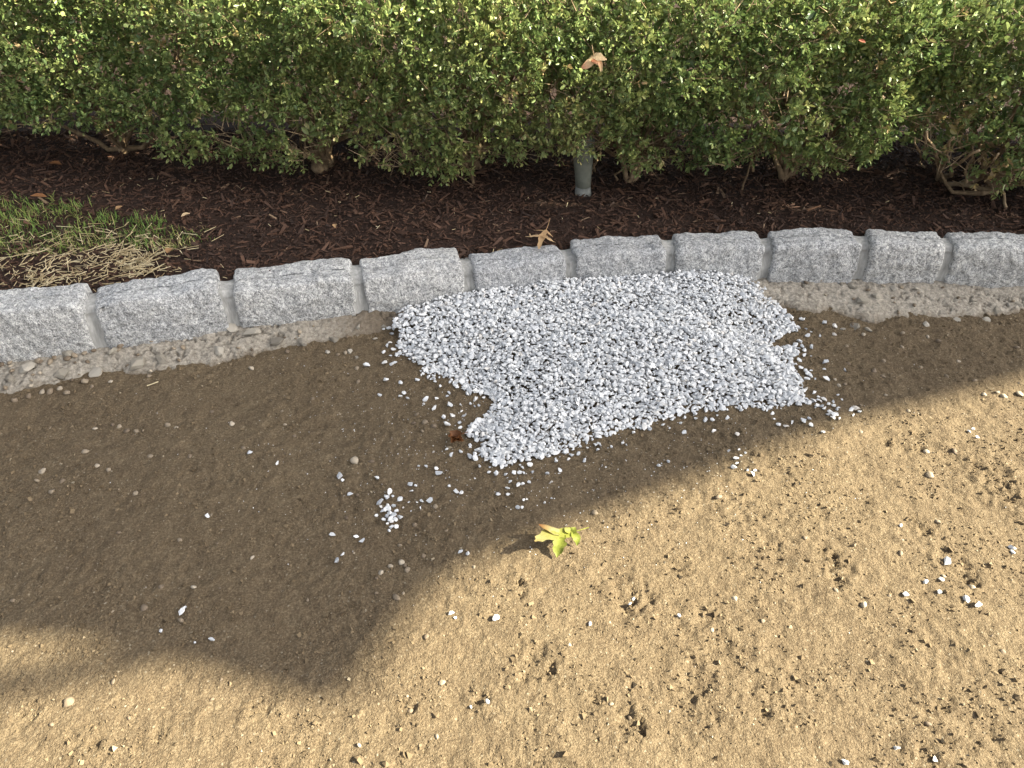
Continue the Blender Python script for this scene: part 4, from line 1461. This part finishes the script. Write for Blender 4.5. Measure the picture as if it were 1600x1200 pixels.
oak_leaf(M_oak_tan, [
    ([(853, 359, .030, .003), (850, 365, .034, .007), (847, 371, .034, .009), (845, 377, .032, .006), (843, 383, .034, .006), (842, 389, .036, .002)], dict(curl=.15, teeth=.08), (.5, .6)),
    ([(849, 367, .033, .006), (842, 369, .034, .005), (834, 369, .032, .005), (828, 370, .028, .004), (820.5, 370, .022, .0007)], dict(curl=.2, teeth=.2), (.55, .9)),
    ([(830, 371, .030, .002), (828, 367, .030, .002), (827.5, 365, .029, .0005)], dict(curl=.1, n=6), (.7, .8)),
    ([(849, 361, .030, .003), (842, 360.5, .026, .0025), (834, 360, .020, .0006)], dict(curl=.2, n=8), (.5, .3)),
    ([(848, 369, .033, .006), (854, 372, .036, .005), (860, 376, .034, .005), (864, 378, .030, .004), (868.5, 380, .022, .0008)], dict(curl=.25, teeth=.2), (.5, .8)),
    ([(853, 361, .030, .003), (858, 366, .030, .003), (864, 371.5, .020, .0006)], dict(curl=.2, n=8), (.5, .5)),
], [(853, 360, .030), (856, 353, .030), (858, 346, .030), (859, 341, .030)], "pale tan oak leaf with thin lobes lying on mulch at the kerb edge", pos=gpos(.104), stem_r=.0008, wide=1.1)


def hpos(a, b_, off):
    q = at_y(a, b_, 2.1)
    return tuple(at_y(a, b_, float(hfront(np.array(q[0]))) - .045 - off))


oak_leaf(M_oak_red, [
    ([(925, 88, 0, .005), (930, 87.5, .012, .008), (937, 89.5, .018, .008), (943, 92, .02, .005), (948, 93, .02, .0015)], dict(curl=.2, up=(0, -.7, .7), teeth=.12), (.4, .6)),
    ([(927, 88, .0, .004), (925, 94, .004, .006), (921, 99, .01, .008), (915, 103.5, .014, .007), (908.5, 107, .016, .0015)], dict(curl=.2, up=(0, -.9, .5)), (.3, .85)),
    ([(926, 93, .003, .006), (932, 96, .012, .007), (937, 99, .014, .005), (939, 105, .012, .004), (939.5, 112, .01, .002)], dict(curl=.3, up=(0, -.8, .6)), (.9, .5)),
], [(927, 88, 0), (927, 82, .004), (926, 76, .006), (925, 70, .004)], "tan oak leaf with a red underside caught on the hedge foliage", pos=hpos, stem_r=.0007)
oak_leaf(M_oak_brown, [
    ([(722, 678, .022, .004), (716, 683, .012, .012), (711, 688, .010, .012), (706, 692, .016, .003)], dict(curl=.9, teeth=.15), (.3, .6)),
    ([(716, 683, .012, .008), (708, 682, .014, .008), (701, 683, .022, .002)], dict(curl=.7, n=9), (.2, .4)),
    ([(714, 686, .012, .007), (719, 690, .014, .006), (724, 690, .024, .002)], dict(curl=.7, n=9), (.5, .9)),
], [(722, 678, .022), (727, 676, .018), (731, 675, .012)], "crumpled brown leaf on the dirt touching the left edge of the gravel", pos=gpos(0))


def scrap(px, py, z, size, mat, label, tint, up=(0, 0, 1), Y=None):
    c = un(px, py, z) if Y is None else at_y(px, py, Y)
    a = random.uniform(0, 3.14)
    d = np.array([math.cos(a), math.sin(a) * .6, random.uniform(-.1, .3)]) * size
    V, F = lobe([(*(c - d * .5), .001), (*(c - d * .15), size * .22), (*(c + d * .2), size * .20), (*(c + d * .5), .001)], n=9, curl=.6, up=up, teeth=.1, seed=px)
    o = mk("leaf_scrap", V, F, mat, attrs={"tint": np.full(len(V), tint)}, smooth=True)
    tag(o, label, "leaf", "leaf scraps")


scrap(86, 256, .135, .05, M_oak_brown, "reddish dry leaf on the mulch below the left of the hedge", .9)
scrap(60, 307, .140, .05, M_oak_brown, "orange-brown dry leaf at the back edge of the grass patch", 1.0)
scrap(186, 325, .140, .035, M_oak_tan, "pinkish tan leaf scrap on the mulch above the grass", .2)
scrap(290, 336, .140, .035, M_oak_tan, "pale leaf scrap on the mulch just right of the grass tip", 1.0)
scrap(265, 392, .150, .05, M_oak_tan, "long dry tan leaf lying beside the straw clump", .1)
scrap(523, 353, .135, .03, M_oak_tan, "tan leaf scrap on mulch behind the third kerb stone from the left", .4)
scrap(1380, 152, .4, .025, M_oak_tan, "cream leaf caught in the hedge above the dark gap", 1.0, (0, -.8, .5), 2.03)
scrap(1347, 64, .4, .018, M_oak_red, "small orange leaf bit in the upper right of the hedge", .95, (0, -.8, .5), 2.06)
scrap(1392, 4, .6, .05, M_oak_tan, "tan leaf lying on top of the hedge at the upper right", .6, (0, -.5, .8), 2.16)

# ------------------------------------------------------------------ unseen shade caster, added at the right and cut to the shadow's outline
def lift(g, z):
    g = np.array([g[0], g[1], 0.])
    return g + SUN * (z / SUN[2])


EDGE = [(1900, 520), (1700, 566), (1600, 590), (1450, 631), (1340, 656), (1240, 690), (1130, 733), (1040, 767), (950, 800), (880, 826), (810, 852), (740, 884), (685, 918), (640, 965), (600, 1025), (565, 1078), (535, 1100),
        (500, 1098), (400, 1068), (330, 1050), (260, 1032), (190, 1014), (100, 1003), (0, 998), (-200, 988)]
G = [un(a, b_)[:2] for a, b_ in EDGE]
G = [np.array([2.7, 1.66])] + G + [np.array([-3.2, .72])] + [np.array([q, float(hfront(np.array(q))) + .03]) for q in (-3.2, -2.4, -1.9, -1.25, -.95, -.65, 0, .5, 1.1, 1.7, 2.7)]


def caster_z(g):
    return 5.0 + .10 * (g[1] - 1.0) + .02 * g[0]


P = np.array([lift(g, caster_z(g)) for g in G])
n = len(P)
cen = P.mean(0)
corner = lift(un(535, 1100)[:2], caster_z(un(535, 1100)))
aw = empty("shade_caster", (corner[0], corner[1], 0), "wide canvas awning on posts right of the path, added out of view", "caster")
bm = bmesh.new()
vs = [bm.verts.new(p) for p in P]
f = bm.faces.new(vs)
r = bmesh.ops.extrude_face_region(bm, geom=[f])
bmesh.ops.translate(bm, vec=(0, 0, .012), verts=[v for v in r["geom"] if isinstance(v, bmesh.types.BMVert)])
bmesh.ops.recalc_face_normals(bm, faces=bm.faces)
me = bpy.data.meshes.new("shade")
bm.to_mesh(me)
bm.free()
me.materials.append(M_caster)
o = bpy.data.objects.new("shade", me)
COL.objects.link(o)
o.parent = aw
o.matrix_parent_inverse = aw.matrix_basis.inverted()
for q in (P[0], P[-1], P[-11], P[-12]):
    V, F4, F3 = tube([(q[0], q[1], -.05), (q[0], q[1], q[2] * .5), (q[0], q[1], q[2] + .05)], [.045] * 3, 12)
    mk("caster_post", V, [F4, F3], M_metal, aw, smooth=True)
a0, a1 = un(230, 1026)[:2], un(-240, 1118)[:2]  # pole added out of view to cast the thin shadow strip
V, F4, F3 = tube([lift(a0, 5.02), lift((a0 + a1) / 2, 5.0), lift(a1, 4.98)], [.026] * 3, 10)
mk("caster_pole", V, [F4, F3], M_metal, aw, smooth=True)
